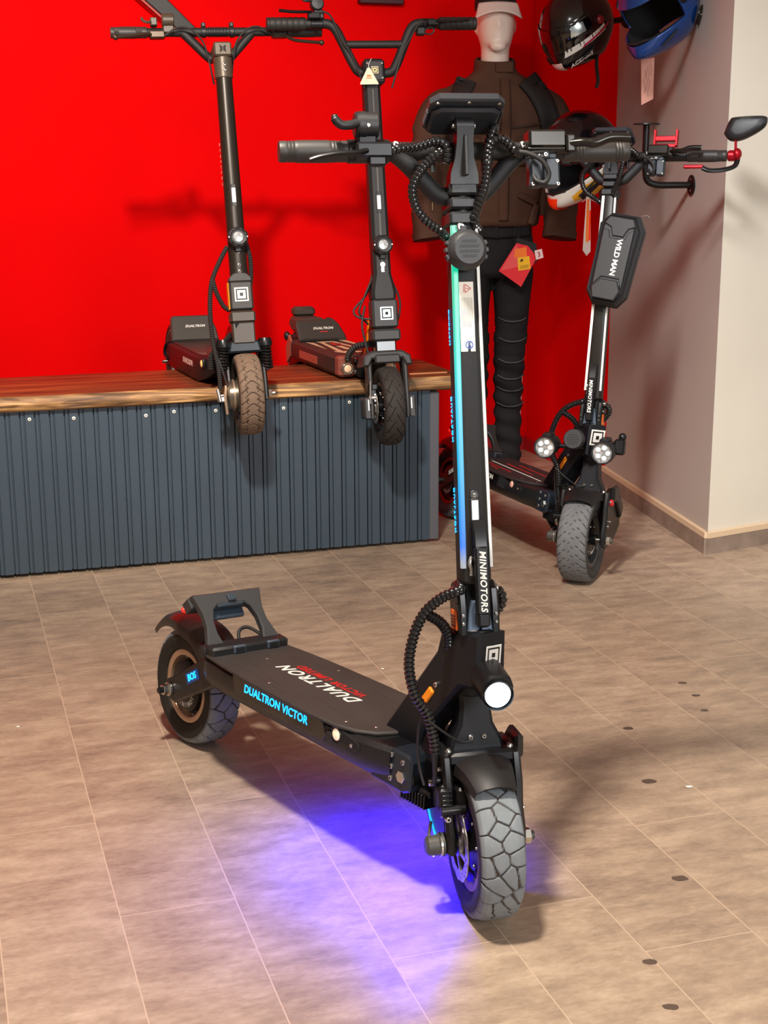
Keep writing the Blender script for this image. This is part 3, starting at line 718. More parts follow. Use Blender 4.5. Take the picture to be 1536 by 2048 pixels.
    mb = MB(); arc_shell(mb, (-wb, 0, r), lambda t: r + .016 + .045 * max(0, t - .45) ** 1.3 * 1.9, w * .62, 32, 150, .004, 32, .026, flare=lambda t: 1.0 - .45 * max(0, t - .55) / .45)
    P('rear_mudguard', mb, mat('gloss_black_mudguard', (22, 18, 18), .3, coat=.25))
    mb = MB(); mb.tube(spl([(-.84, .02, .262), (-.86, .03, .285), (-.85, .045, .295), (-.82, .06, .285), (-.80, .07, .268)], 6), .004, 8); P('rear_cable', mb, RUB)
    # ---- neck of the frame
    nk = [(-.112, .488), (-.012, .503), (-.006, .405), (-.055, .398), (-.148, .288), (-.152, .20), (-.235, .20), (-.256, .266), (-.122, .445)]
    mb = MB(); mb.prism(nk, -.032, .032, 'xz', .006); neck = P('frame_neck', mb, c['neckm'])
    mb = MB(); square_emblem(mb, FACE_X(-.0085, 0, .464), c['emb']); P('square_emblem', mb, [WHT, BLK], neck, smooth=False)
    for s in (-1, 1):
        mb = MB(); a = -R(53); Mx = Matrix.Rotation(a, 4, 'Y'); q = V((-.137, s * .033, .357))
        mb.box(q, (.046, .006, .015), .002, 0, Mx); mb.bolt(q + V((.024, 0, .03)), (0, s, 0), .005, .004, 1, 2)
        P('amber_reflector', mb, [ORG, SLV, DARK], neck)
    mb = MB(); mb.cyl((-.135, -.078, .218), (-.135, .078, .218), .027, None, 24, .003); mb.cyl((-.10, -.05, .225), (-.10, .05, .225), .034, None, 24, .004)
    mb.cyl((-.135, -.086, .218), (-.135, .086, .218), .012, None, 6, .001, 1); P('suspension_pivot', mb, [BLKM, SLV], neck)
    # ---- fork
    mb = MB(T); mb.prism([(-.030, .405), (.030, .405), (.027, .37), (.031, .335), (.046, .305), (.05, .285), (-.05, .285), (-.046, .305), (-.031, .335), (-.027, .37)], -.075, -.018, 'yz', .006)
    mb.box((-.04, 0, .281), (.10, .118, .022), .005); mb.cyl((-.035, 0, .385), (-.035, 0, .415), .030, None, 24, .002)
    fork = P('fork', mb, c['neckm'])
    mb = MB(T)
    for y in (-.012, .012): mb.bolt((-.018, y, .312), X, .0048, .004)
    for s in (-1, 1): mb.bolt((-.01, s * .055, .292), (0, s * .5, 1), .006, .006)
    PS('fork_bolt', mb, [SLV, DARK], fork)
    av = [(.020, .118), (-.018, .108), (-.10, .135), (-.165, .185), (-.158, .245), (-.09, .300), (-.03, .302), (.006, .285), (.016, .235), (.013, .19), (.024, .155)]
    av = [(x, z + (r - .134)) for x, z in av]
    for s in (-1, 1):
        mb = MB(T); ya, yb = s * (w * .5 + .013), s * (w * .5 + .031); mb.prism(av, ya, yb, 'xz', .005)
        mb.prism([(-.15, .25), (-.06, .318), (-.01, .31), (-.015, .27), (-.07, .262), (-.13, .215)], yb - s * .004, yb + s * .012, 'xz', .005)
        fa = P('front_swing_arm', mb, c['armm'])
        mb = MB(T)
        for (x, z) in ((-.05, .288), (-.012, .262), (-.02, .20), (.0, .185)): mb.bolt((x, yb + s * .0005, z), (0, s, 0), .0048, .004)
        PS('arm_bolt', mb, [SLV, DARK], fa)
        mb = MB(T)
        if s < 0: mb.lathe([(0, .034), (.012, .034), (.017, .030), (.018, .012), (.020, .010), (.0205, .002), (.016, 0)], (0, yb, r), (0, -1, 0), 24); mb.lathe([(.0185, .0105), (.0215, .0095), (.0215, .0065), (.0185, .0055)], (0, yb, r), (0, -1, 0), 24, 1)
        else: mb.cyl((0, yb, r), (0, yb + .013, r), .014, None, 6, .001, 1); mb.cyl((0, yb + .013, r), (0, yb + .02, r), .008, None, 14, .001)
        P('axle_cap', mb, [mat('grey_axle_cap', (72, 70, 66), .5), SLV], fa)
    if lit:
        mb = MB(T); yb = -(w * .5 + .0316); mb.tube([(-.128, yb, .196), (-.09, yb, .155), (-.05, yb, .128)], .0028, 6)
        P('arm_led_strip', mb, mat('blue_led_line', (30, 140, 230), .3, emit=(30, 150, 255), es=2.0), fork)
    mb = MB(T); arc_shell(mb, (0, 0, r), r + .013, w * .64, 50, 150, .004, 30, .022, flare=lambda t: .72 + .28 * min(1, t * 3)); P('front_mudguard', mb, mat('matt_black_mudguard', (20, 18, 19), .5))
    FW = T @ Matrix.Translation((0, 0, r))
    make_wheel(root, 'front_wheel', FW @ Matrix.Rotation(-.25, 4, 'Y'), r, w, c['pat'], c['tm'], ring=c['ring2'], disc=(-w * .5 - .006, .066, .047) if lit else None, letters=('MINIMOTORS', .043, .012, -20) if not lit else None, side=1, seed=5, na=c['na'])
    mb = MB(T); cz = r + .082; yc = -(w * .5 + .012)                           # brake caliper
    mb.box((-.012, yc - .016, cz), (.05, .024, .052), .006); mb.box((.012, yc - .02, cz + .004), (.03, .022, .034), .004); mb.box((.006, yc + .010, cz - .002), (.046, .020, .046), .005)
    mb.cyl((.028, yc - .03, cz - .016), (.028, yc + .014, cz - .016), .0085, None, 16, .001); mb.cyl((-.01, yc - .032, cz + .028), (-.01, yc + .012, cz + .028), .009, None, 16, .001)
    for i in range(4): mb.box((.030, yc - .018 + i * .0, cz + .018 - i * .008), (.004, .018, .004), .001)
    mb.bolt((.03, yc - .018, cz - .03), X, .006, .006, 1, 0); mb.bolt((-.03, yc - .03, cz + .02), (0, -1, 0), .007, .006, 1, 0); mb.box((-.005, yc - .012, cz - .045), (.03, .016, .04), .003)
    mb.tube(spl([(-.03, yc - .034, cz - .05), (-.012, yc - .042, cz - .062), (0, yc - .045, cz - .085), (.004, yc - .04, cz - .10)], 6), .003, 8, 1)
    P('brake_caliper', mb, [BLKM, SLV], fork)
    # ---- headlights
    if lit:
        mb = MB(T @ Matrix.Translation((.07, .006, .42)) @ Matrix.Rotation(R(14), 4, 'Y'))
        mb.prism([(-.014, -.030), (.014, -.030), (.026, -.016), (.028, .006), (.022, .022), (.012, .028), (-.012, .028), (-.022, .022), (-.028, .006), (-.026, -.016)], -.075, .030, 'yz', .004)
        mb.lathe([(.0265, .036), (.0265, .026), (.021, .026)], (0, 0, -.006), X, 32); mb.box((-.075, 0, .0), (.03, .03, .03), .004)
        hl = P('headlight', mb, BLKM)
        mb = MB(T @ Matrix.Translation((.07, .006, .42)) @ Matrix.Rotation(R(14), 4, 'Y')); mb.lathe([(0, .036), (.012, .035), (.0215, .0325), (.0215, .029)], (0, 0, -.006), X, 32)
        P('headlight_lens', mb, HEADL, hl, 'glowing white headlight lens')
    # ---- folding joint, stem and latch
    mb = MB(T)
    for s in (-1, 1):
        mb.prism([(-.034, .498), (.026, .498), (.028, .545), (.022, .575), (.004, .588), (-.02, .586), (-.034, .57)], s * .020, s * .036, 'xz', .004)
    mb.cyl((0, 0, .495), (0, 0, .507), .036, None, 28, .002); mb.prism([(-.03, .505), (.018, .505), (.016, .60), (-.03, .60)], -.021, .021, 'xz', .003)
    hj = P('folding_joint', mb, BLKM)
    mb = MB(T)
    for s in (-1, 1): mb.piece().prism([(s * .0012, .503), (s * .022, .503), (s * .018, .535), (s * .012, .556), (s * .0012, .556)], .016, .030, 'yz', .002)
    PS('clamp_jaw', mb, mat('slate_blue_metal', (88, 104, 124), .35, .35) if lit else GRY, hj)
    mb = MB(T)
    for s in (-1, 1):
        mb.bolt((.0, s * .036, .572), (0, s, 0), .008, .006); mb.bolt((.006, s * .036, .548), (0, s, 0), .004, .003)
        for z in (.532, .518): mb.bolt((.029, s * .029, z), X, .0028, .002)
    PS('joint_bolt', mb, [SLV, DARK], hj)
    mb = MB(T); mb.box((-.004, -.0366, .522), (.034, .0016, .034), .0006); 
    for i in range(4): mb.box((-.008, -.0376, .512 + i * .0055), (.022, .0008, .0028), .0002, 1)
    mb.piece().box((-.004, .0366, .522), (.034, .0016, .034), .0006)
    PS('orange_sticker', mb, [mat('orange_sticker', (238, 110, 34), .5), BLK], hj)
    st = MB(T); rings = []; z0, z1 = .585, 1.2 + dh
    def sec_(z, k):
        t = (z - z0) / (z1 - z0); a = (.0275 * (1 - t) + .0225 * t) * k; b_ = (.029 * (1 - t) + .026 * t) * k; o_ = []
        for i in range(32):
            q = 2 * pi * i / 32; cx, cy = cos(q), sin(q); o_.append((b_ * math.copysign(abs(cx) ** .62, cx), a * math.copysign(abs(cy) ** .55, cy), z))
        return o_
    for z, k in ((z0, .9), (z0 + .004, 1), (z1 - .004, 1), (z1, .95)): rings.append(sec_(z, k))
    st.loft(rings); stem = P('stem', st, c['stemm'])
    def strip(name, s, m):
        mb = MB(T); lo = .612; A = lambda z: (.0275 + (.0225 - .0275) * (z - z0) / (z1 - z0))
        vs = []
        w0, w1 = (.0092, .0004) if s < 0 else (.0050, .0002)
        for z in (lo, z1 - .004):
            a = A(z); vs += [(.016, s * (a - w0), z), (.0255, s * (a - w0), z), (.0258, s * (a - w0 + .0012), z), (.0250, s * (a - w1), z), (.0235, s * (a - w1 + .0010), z), (.014, s * (a - w1), z)]
        mb.add(vs, [(i, (i + 1) % 6, 6 + (i + 1) % 6, 6 + i) for i in range(6)] + [tuple(range(6))[::-1], tuple(range(6, 12))]); return P(name, mb, m, stem)
    strip('led_strip', -1, LED if lit else ACRY); strip('acrylic_strip', 1, ACRY)
    if lit:
        mb = MB(T); zc = .66
        for z, t_ in ((.69, 'DUALTRON'), (.845, 'DUALTRON'), (1.0, 'MINIMOTORS'), (1.13, 'VICTOR')):
            mb.text(t_, .012 if z < .9 else .008, basis((-.006, -(.0275 - .005 * (z - .585) / .615) - .0008, z + .02), (0, 0, -1), (-1, 0, 0), (0, -1, 0)), 0, .1, .0003, 1.3)
        P('stem_lettering', mb, LEDC, stem, smooth=False)
    lat = MB(T); lat.box((.046, .001, .592), (.016, .0235, .116), .003); lat.prism([(.028, .648), (.05, .648), (.046, .672), (.034, .694), (.026, .694)], -.010, .013, 'xz', .002); lat.box((.042, .001, .526), (.024, .022, .026), .004)
    lat.prism([(.026, .60), (.036, .60), (.038, .64), (.03, .655), (.026, .64)], -.0085, .0105, 'xz', .001)
    lt = P('folding_latch', lat, BLKM, stem)
    mb = MB(T); mb.text('MINIMOTORS', .0158, DOWN_X(.0545, .001, .592), 0, .2, .0003, 1.08); P('latch_lettering', mb, WHT, lt, smooth=False)
    mb = MB(T); mb.tube(spl([(.034, -.012, .632), (.036, -.016, .622), (.034, -.013, .610), (.034, -.014, .60)], 5), .0032, 8); P('safety_catch', mb, ALU, lt)
    if lit:
        mb = MB(T); zc = .704; mb.box((.0285, -.002, zc), (.006, .017, .052), .0015); 
        for s in (-1, 1): mb.cyl((.0255, -.002, zc + s * .032), (.0305, -.002, zc + s * .032), .0082, None, 18, .001)
        mb.box((.0317, -.002, zc), (.0012, .0115, .046), .0004, 1)
        for s in (-1, 1): mb.bolt((.0300, -.002, zc + s * .032), X, .0038, .002, 2, 0)
        P('white_reflector', mb, [BLK, mat('reflector_white', (214, 220, 226), .3, var=.35, vscale=700), SLV], stem)
        mb = MB(T); sx = .0262; yc = -.002
        mb.prism([(yc - .0125, .977), (yc + .0125, .977), (yc + .0125, 1.093), (yc - .0125, 1.093)], sx, sx + .0008, 'yz', 0, 0)
        for i in range(8):
            L_ = .05 - .012 * (i in (0, 7)) - .008 * (i == 3); y = yc - .0095 + i * .0026; mb.prism([(y, 1.067), (y + .0007, 1.067), (y + .0007, 1.067 - L_), (y, 1.067 - L_)], sx + .0008, sx + .0010, 'yz', 0, 1)
        tri = [(yc + .008, 1.082), (yc - .002, 1.075), (yc - .002, 1.089)]
        for a_, b_ in zip(tri, tri[1:] + tri[:1]):
            d = (V(b_) - V(a_)).normalized(); nn = V((-d.y, d.x)) * .0006; mb.prism([V(a_) - nn, V(b_) - nn, V(b_) + nn, V(a_) + nn], sx + .0008, sx + .0011, 'yz', 0, 2)
        mb.prism([(yc + .0002, 1.0814), (yc + .0045, 1.0814), (yc + .0045, 1.0826), (yc + .0002, 1.0826)], sx + .0008, sx + .0011, 'yz', 0, 2)
        mb.prism([(yc - .005, 1.0755), (yc - .004, 1.0755), (yc - .004, 1.0885), (yc - .005, 1.0885)], sx + .0008, sx + .0011, 'yz', 0, 2)
        mb.lathe([(.0052, 0), (.0068, 0), (.0068, .0004), (.0052, .0004)], (sx + .0008, yc + .002, .988), X, 28, 3, closed=True)
        mb.text('UE', .0072, DOWN_X(sx + .0011, yc + .002, .988), 3)
        P('warning_sticker', mb, [mat('sticker_paper', (232, 226, 210), .5), mat('grey_print', (140, 136, 128), .6), REDP, mat('blue_print', (44, 86, 160), .5)], stem, 'white warning sticker with red triangle', smooth=False)
        mb = MB(T); hc_ = V((.050, -.005, 1.143)); mb.lathe([(0, .018), (.0245, .018), (.026, .0165), (.0285, .014), (.033, .004), (.034, -.006), (.031, -.016), (0, -.018)], hc_, X, 40)
        for a in (20, 0, -20, 160, 180, 200): mb.box(hc_ + V((-.003, cos(R(a)) * .034, sin(R(a)) * .034)), (.012, .007, .0075), .001, 0, Matrix.Rotation(R(a), 4, 'X'))
        mb.box((.03, -.005, 1.176), (.01, .014, .02), .002); hn = P('horn', mb, [mat('horn_plastic', (44, 44, 46), .5)], stem)
        mb = MB(T)
        for rr, (zz_, n_) in enumerate(((.012, 9), (.0042, 12), (-.0042, 12), (-.012, 9))):
            for i in range(n_):
                for q in (-1, 1):
                    y = (i - (n_ - 1) / 2) * .0028 + q * .0006; mb.prism([(hc_.y + y - .0008, hc_.z + zz_ + q * .0014 - .001), (hc_.y + y + .0003, hc_.z + zz_ + q * .0014 - .001), (hc_.y + y + .0008, hc_.z + zz_ + q * .0014 + .001), (hc_.y + y - .0003, hc_.z + zz_ + q * .0014 + .001)], hc_.x + .0179, hc_.x + .0183, 'yz')
        P('horn_grille', mb, DARK, hn, smooth=False)
        mb = MB(T); mb.bolt((.028, -.008, 1.183), X, .0075, .006); P('stem_bolt', mb, [SLV, DARK], stem)
    # ---- handlebar
    zc = 1.235 + dh; hb = 1.313 + dh
    mb = MB(T)
    for z, hh, ww in ((zc - .037, .022, .053), (zc - .012, .020, .050), (zc + .012, .022, .049)): mb.box((.002, 0, z), (.060, ww, hh), .004)
    mb.cyl((0, 0, zc - .05), (0, 0, zc + .025), .021, None, 24); P('stem_clamp', mb, BLK, stem)
    mb = MB(T); BH = c['bar']
    mb.tube([(0, -BH + .1, hb), (0, BH - .1, hb)], .0155, 20)
    for s in (-1, 1):
        mb.tube(spl([(.0, s * .022, zc + .002), (.0, s * .04, zc + .008), (.0, s * .062, zc + .030), (.0, s * .088, zc + .058), (.0, s * .112, hb)], 6), .0155, 16)
        mb.ball((.012, s * .108, hb + .006), .007, 12, 8); mb.tube([(0, s * .045, hb - .012), (0, s * .045, hb - .035)], .005, 10)
    bar = P('handlebar', mb, MATTE)
    mb = MB(T)
    for s in (-1, 1): mb.bolt((.016, s * .110, hb + .008), X, .006, .004)
    PS('bar_bolt', mb, [SLV, DARK], bar)
    for s in (-1, 1): make_grip(bar, T, s * (BH - .122), s * BH, hb, .0185)
    # display on its arm
    mb = MB(T); arm_ = [(.012, zc + .02), (.034, zc + .02), (.036, zc + .05), (.044, zc + .085), (.050, zc + .105), (.036, zc + .112), (.024, zc + .09), (.016, zc + .05)]
    rings = []
    for z, x0, x1, a in ((zc + .018, .006, .036, .024), (zc + .035, .010, .037, .0235), (zc + .06, .018, .042, .016), (zc + .085, .026, .048, .014), (zc + .108, .032, .054, .0145)): rings.append([(x0, -a, z), (x1, -a, z), (x1, a, z), (x0, a, z)])
    mb.loft(rings); mb.prism([(-.003, zc + .03), (.003, zc + .03), (.0025, zc + .095), (-.0025, zc + .095)], .04, .054, 'yz', .001)
    mb.cyl((.04, -.0165, zc + .112), (.04, .0165, zc + .112), .0135, None, 24, .002); da = P('display_arm', mb, BLK, bar)
    mb = MB(T); mb.bolt((.04, -.0165, zc + .112), (0, -1, 0), .0055, .004); mb.bolt((.04, .0165, zc + .112), Y, .0055, .004); PS('arm_screw', mb, [SLV, DARK], da)
    th = R(c['dtilt']); DM = T @ Matrix.Translation((.036, .002, zc + .130)) @ basis((0, 0, 0), (0, 1, 0), (sin(th), 0, cos(th)), V((0, 1, 0)).cross(V((sin(th), 0, cos(th)))))
    if (DM.to_3x3() @ V((0, 0, 1))).dot(T.to_3x3() @ V((1, 0, 0))) < 0: DM = DM @ Matrix.Scale(-1, 4, (0, 0, 1))
    a, b_ = .0635, .046; q = .014
    oc = [(-a + q, -b_), (a - q, -b_), (a, -b_ + q), (a, b_ - q), (a - q, b_), (-a + q, b_), (-a, b_ - q), (-a, -b_ + q)]
    mb = MB(DM); mb.prism(oc, -.012, .004, 'xy', .003); mb.prism([(x * .93, y * .78 - .006) for x, y in oc], .003, .012, 'xy', .005); mb.cyl((0, -.012, .004), (0, -.012, .022), .019, None, 28, .003)
    for i in range(6):
        for s in (-1, 1): mb.box((s * a, -.02 + i * .006, .0), (.003, .003, .01), .0006)
    dp = P('display', mb, [mat('display_plastic', (34, 37, 42), .4)], bar)
    mb = MB(DM)
    for x, y in ((-a + .012, b_ - .010), (0, b_ - .007), (a - .012, b_ - .010), (-a + .010, -b_ + .012), (a - .010, -b_ + .012)): mb.bolt((x, y, .0035), (0, 0, 1), .0035, .0025)
    PS('display_screw', mb, [SLV, DARK], dp)
    mb = MB(DM); mb.prism([(x * .9, y * .86) for x, y in oc], -.0125, -.0118, 'xy'); P('display_glass', mb, mat('black_glass', (8, 9, 12), .06, coat=.8), dp)
    # right side: lever, thumb throttle
    g = BH - .3
    mb = MB(T); mb.box((.022, -.150, hb - .004), (.034, .062, .026), .004); mb.box((.03, -.146, hb - .022), (.018, .03, .016), .003); mb.cyl((.0, -.19, hb), (.0, -.118, hb), .0195, None, 24, .002)
    mb.tube(spl([(.038, -.165, hb - .006), (.052, -.185, hb - .012), (.056, -.215, hb - .014), (.056, -.245, hb - .019), (.054, -.262, hb - .024)], 6), [.0065] * 24 + [.007], 10, sq=.75)
    P('brake_lever', mb, BLKM, bar)
    mb = MB(T); mb.cyl((.012, -.178, hb + .040), (.012, -.138, hb + .040), .0215, None, 28, .003); mb.cyl((.012, -.172, hb + .040), (.012, -.160, hb + .040), .0226, None, 28); mb.box((.006, -.158, hb + .012), (.03, .034, .03), .004)
    mb.tube(spl([(.030, -.176, hb + .040), (.034, -.19, hb + .036), (.036, -.204, hb + .036), (.036, -.213, hb + .044), (.036, -.2145, hb + .052)], 6), [.0075] * 20 + [.006, .006, .0055, .005, .005], 12)
    mb.bolt((.033, -.158, hb + .036), X, .0035, .002, 1); P('thumb_throttle', mb, [BLK, SLV], bar)
    # left side: master cylinder, lever, switch box
    mb = MB(T); mb.box((.024, .146, hb + .014), (.034, .066, .030), .004); mb.cyl((.026, .112, hb), (.026, .185, hb), .009, None, 18, .001); mb.box((.028, .186, hb + .006), (.03, .016, .03), .003)
    mb.tube(spl([(.034, .186, hb + .006), (.046, .205, hb + .006), (.052, .225, hb + .004), (.054, .25, hb + .012), (.054, .284, hb + .012)], 6), [.0095] * 10 + [.0105] * 15, 12, sq=.8)
    P('brake_lever', mb, [mat('gunmetal_lever', (52, 50, 47), .22, .8)], bar)
    mb = MB(T); mb.box((.02, .128, hb - .040), (.024, .025, .050), .004); mb.box((.02, .1555, hb - .040), (.024, .027, .050), .004); mb.box((.018, .140, hb - .013), (.024, .05, .012), .003)
    mb.box((.022, .134, hb - .012), (.028, .034, .014), .003); P_sw = P('switch_box', mb, [mat('switch_plastic', (40, 46, 53), .42)], bar)
    mb = MB(T)
    for y, z in ((.128, hb - .012), (.142, hb - .012)): mb.bolt((.0355, y, z), X, .0042, .003)
    for y, z in ((.120, hb - .06), (.164, hb - .06), (.164, hb - .022)): mb.bolt((.0315, y, z), X, .0034, .0025)
    PS('box_screw', mb, [SLV, DARK], P_sw)
    mb = MB(T); mb.tube(spl([(.04, .088, hb - .008), (.046, .108, hb - .012), (.052, .13, hb - .025), (.05, .142, hb - .046), (.046, .136, hb - .060), (.04, .124, hb - .056), (.033, .122, hb - .048)], 8), .0042, 10); mb.tube(spl([(.04, .09, hb - .012), (.04, .12, hb - .010), (.03, .16, hb - .006)], 6), .003, 8); P('switch_cable', mb, RUB, bar)
    # ---- spiral-wrapped cable sleeves
    d = V((0, 0, dh))
    HS = [[(-.01, -.03, hb - .01), (.035, -.0357, 1.3086), (.035, -.0664, 1.2842), (.035, -.0881, 1.2519), (.035, -.0861, 1.2193), (.035, -.0701, 1.1947), (.03, -.0436, 1.1764), (.012, -.03, 1.168)],
          [(.03, -.118, 1.309), (.035, -.1075, 1.3111), (.035, -.0779, 1.3143), (.04, -.0479, 1.3216), (.042, -.0328, 1.3151), (.04, -.0292, 1.2988), (.036, -.031, 1.287)],
          [(.03, .056, 1.346), (.04, .0499, 1.3386), (.04, .0421, 1.3157), (.04, .038, 1.2748), (.04, .0315, 1.2421), (.036, .0225, 1.2176), (.03, .0145, 1.1931), (.012, .026, 1.182)],
          [(.04, .0393, 1.2871), (.044, .0447, 1.3157), (.044, .0624, 1.3255), (.044, .0793, 1.314), (.04, .0876, 1.3058), (.03, .098, 1.303)]]
    for h_ in HS:
        mb = MB(T); mb.hose([V(p) + d for p in h_], .0078); P('cable_sleeve', mb, SLEEVE, bar)
    HL = [[(-.01, -.024, .582), (.02, -.0308, .5754), (.02, -.0619, .5647), (.02, -.0934, .5414), (.02, -.114, .5045), (.02, -.1248, .4542), (.02, -.1165, .4023), (.02, -.0962, .3662), (.02, -.0866, .3223), (.02, -.0858, .3006)],
          [(.018, -.0907, .5383), (.004, -.0627, .5194), (-.01, -.0475, .4964), (-.03, -.042, .470)], [(-.01, .024, .576), (-.01, .0353, .5706), (-.01, .0486, .5624), (-.01, .0506, .5448), (-.014, .0364, .5257), (-.02, .027, .517)]]
    for h_ in HL:
        mb = MB(T); mb.hose(h_, .0092, .0078); P('cable_sleeve', mb, SLEEVE, stem)
    mb = MB(T); mb.tube(spl([(.03, -.099, .36), (.022, -.07, .335), (.0, -.035, .31), (-.01, -.01, .308)], 8), .0022, 8); mb.tube(spl([(.02, -.1, .375), (.0, -.108, .34), (-.02, -.106, .28), (-.02, -.098, .235)], 8), .0026, 8); mb.tube(spl([(.02, -.088, .30), (.01, -.085, .27), (.0, -.083, .245)], 6), .004, 8)
    P('brake_line', mb, RUB, fork)
    return root, T

TY1 = tyre_mat('dusty_block_tyre', (122, 128, 132), (66, 54, 44), (40, 36, 33))
main_scooter, T1 = build_victor(dict(label='large black electric scooter in front, headlight and blue-green stem lights glowing', B=(.163, 2.203, 0), hd=37.56, roll=4.1, rake=8.8, psi=-25.6, r=.134, w=.080, wb=.98,
    hw=.105, lit=True, dh=0, pat=pat_blocks, tm=TY1, ring=GOLD, ring2=mat('rusty_rim', (134, 104, 92), .5, .5), deckm=mat('deck_black_metal', (25, 26, 28), .4, .2, bump=.25, bscale=500), platem=mat('dusty_deck_rubber', (50, 45, 42), .62, bump=.3, bscale=900, var=.12, vscale=14),
    frontm=mat('deck_end_metal', (36, 44, 54), .35, .35, bump=.2, bscale=300), kickm=mat('kick_plate_metal', (54, 54, 55), .48), armm=mat('arm_black_metal', (24, 23, 24), .35, .2), neckm=mat('neck_black_metal', (18, 20, 26), .42, .2), emb=.034, stemm=MATTE, bar=.303, dtilt=67, na=760))
def on_root(root, M, name, kind, loc, target, power, color, size, spot, blend):
    W = root.matrix_world @ M; return lamp(name, kind, W @ V(loc), W @ V(target), power, color, size, spot, blend)
on_root(main_scooter, T1, 'headlight_beam', 'SPOT', (.125, .006, .403), (.70, .02, 0), 85, (.85, .93, 1), .02, 62, 1)
on_root(main_scooter, Matrix(), 'deck_underglow', 'SPOT', (-.235, .03, .186), (-.25, .0, 0), 48, (.01, .005, 1), .012, 150, 1)
on_root(main_scooter, Matrix(), 'fork_underglow', 'SPOT', (-.125, -.05, .165), (-.12, -.24, -.05), 8, (.05, .02, 1), .012, 118, .9)
# ---------------------------------------------------------------- scooter by the right wall, with its bolt-on extras
TY4 = tyre_mat('grey_road_tyre', (104, 105, 107), (44, 42, 40), (62, 60, 58))
wall_scooter, T4 = build_victor(dict(label='black scooter on the floor by the right wall, with red phone holder and twin headlights', B=(.612, 4.281, 0), hd=21.7, roll=9.0, rake=9, psi=-45.7, r=.14, w=.098, wb=.946,
    hw=.118, lit=False, dh=.042, pat=pat_dashes, tm=TY4, ring=mat('red_rim', (110, 26, 26), .4, .4), ring2=mat('grey_rim', (96, 94, 92), .45, .6), deckm=MATS['deck_black_metal'], platem=mat('dark_deck_rubber', (34, 28, 28), .6, bump=.3, bscale=900),
    frontm=MATS['deck_end_metal'], kickm=mat('dark_kick_plate', (34, 32, 32), .5), armm=MATS['arm_black_metal'], neckm=MATS['neck_black_metal'], emb=.050, stemm=mat('bronze_black_stem', (40, 36, 33), .4, .3), bar=.352, dtilt=72, na=420))
def extras4():
    root, T = wall_scooter, T4; X = (1, 0, 0)
    ch = {o.name.split('.')[0]: o for o in root.children}; bar, fork = ch['handlebar'], ch['fork']
    for (y, z, pt) in ((-.120, .430, -.06), (.066, .424, .0)):
        mb = MB(T @ Matrix.Translation((.045, y, z)) @ Matrix.Rotation(R(12), 4, 'Y')); mb.lathe([(0, -.045), (.02, -.045), (.03, -.03), (.034, .0), (.036, .03), (.036, .052), (.033, .056), (.030, .05), (.030, .044)], (0, 0, 0), X, 36)
        mb.box((.01, 0, .036), (.05, .03, .012), .004); hl = mb.build('headlight', BLK, root)
        mb = MB(T @ Matrix.Translation((.045, y, z)) @ Matrix.Rotation(R(12), 4, 'Y')); mb.lathe([(0, .046), (.015, .047), (.031, .048)], (0, 0, 0), X, 36)
        mb.build('headlight_lens', CHRL, hl)
        mb = MB(T @ Matrix.Translation((.045, y, z)) @ Matrix.Rotation(R(12), 4, 'Y'))
        for k in range(5): a = 2 * pi * k / 5; mb.piece().ball((.049, .017 * cos(a), .017 * sin(a)), (.003, .0075, .0075), 14, 8)
        mb.build_split('led_bead', mat('led_bead', (244, 246, 240), .1, emit=(245, 250, 245), es=.55), hl)
    mb = MB(T); mb.tube([(.03, -.10, .43), (.03, .10, .43)], .008, 10); mb.box((.035, .106, .438), (.03, .034, .05), .006); mb.ball((.035, .112, .470), .013, 12, 8); mb.build('lamp_bracket', BLKM, root)
    mb = MB(T); c = V((.075, -.033, .452)); mb.lathe([(0, .012), (.029, .012), (.032, .008), (.033, -.012), (0, -.014)], c, X, 36)
    for i in range(5): mb.box(c + V((.0125, 0, -.014 + i * .007)), (.0016, .04 - abs(i - 2) * .006, .0022), .0004)
    mb.box(c + V((-.04, 0, -.01)), (.06, .02, .02), .003); mb.build('horn', mat('horn_plastic', (44, 44, 46), .5), root)
    # red phone holder
    RED = mat('red_anodised_metal', (178, 22, 34), .3, .6)
    mb = MB(T); h = 1.355; mb.box((.02, .165, h + .050), (.018, .075, .016), .002); mb.box((.02, .165, h + .028), (.014, .064, .012), .002)
    for y in (.131, .199): mb.box((.02, y, h + .052), (.024, .007, .052), .0015)
    mb.box((.018, .15, h + .012), (.016, .016, .04), .003); mb.cyl((.018, .15, h - .018), (.018, .15, h + .006), .012, None, 16, .002); ph = mb.build('phone_holder', RED, bar)
    mb = MB(T); mb.bolt((.02, .127, h + .03), (0, -1, 0), .007, .008); mb.build('holder_knob', [SLV, DARK], ph)
    # bar-end mirror with red clamp and its drooping arm
    mb = MB(T); E = h
    mb.cyl((0, .356, E), (0, .392, E), .017, None, 20, .003); mb.ball((.004, .384, E + .004), (.02, .014, .018), 14, 10)
    for dx in (-.006, .008): mb.tube([(dx, .378, E + .012), (dx * .6, .374, E + .075)], .0032, 8)
    cl = mb.build('mirror_clamp', RED, bar)
    mb = MB(T); ol = [(.338, 1.422), (.352, 1.462), (.372, 1.472), (.452, 1.474), (.466, 1.462), (.455, 1.436), (.40, 1.404), (.36, 1.400)]
    rings = []
    cy, cz = sum(p[0] for p in ol) / 8, sum(p[1] for p in ol) / 8
    oo = [V((a, b, 0)) for a, b in ol]; oo = spl(oo + [oo[0]], 5)[:-1]
    for x, k in ((.022, .55), (.019, .8), (.010, .97), (0, 1.0), (-.008, .96)): rings.append([(x, cy + (p.x - cy) * k, cz + (p.y - cz) * k) for p in oo])
    mb.loft(rings); mb.build('mirror_housing', BLK, cl)
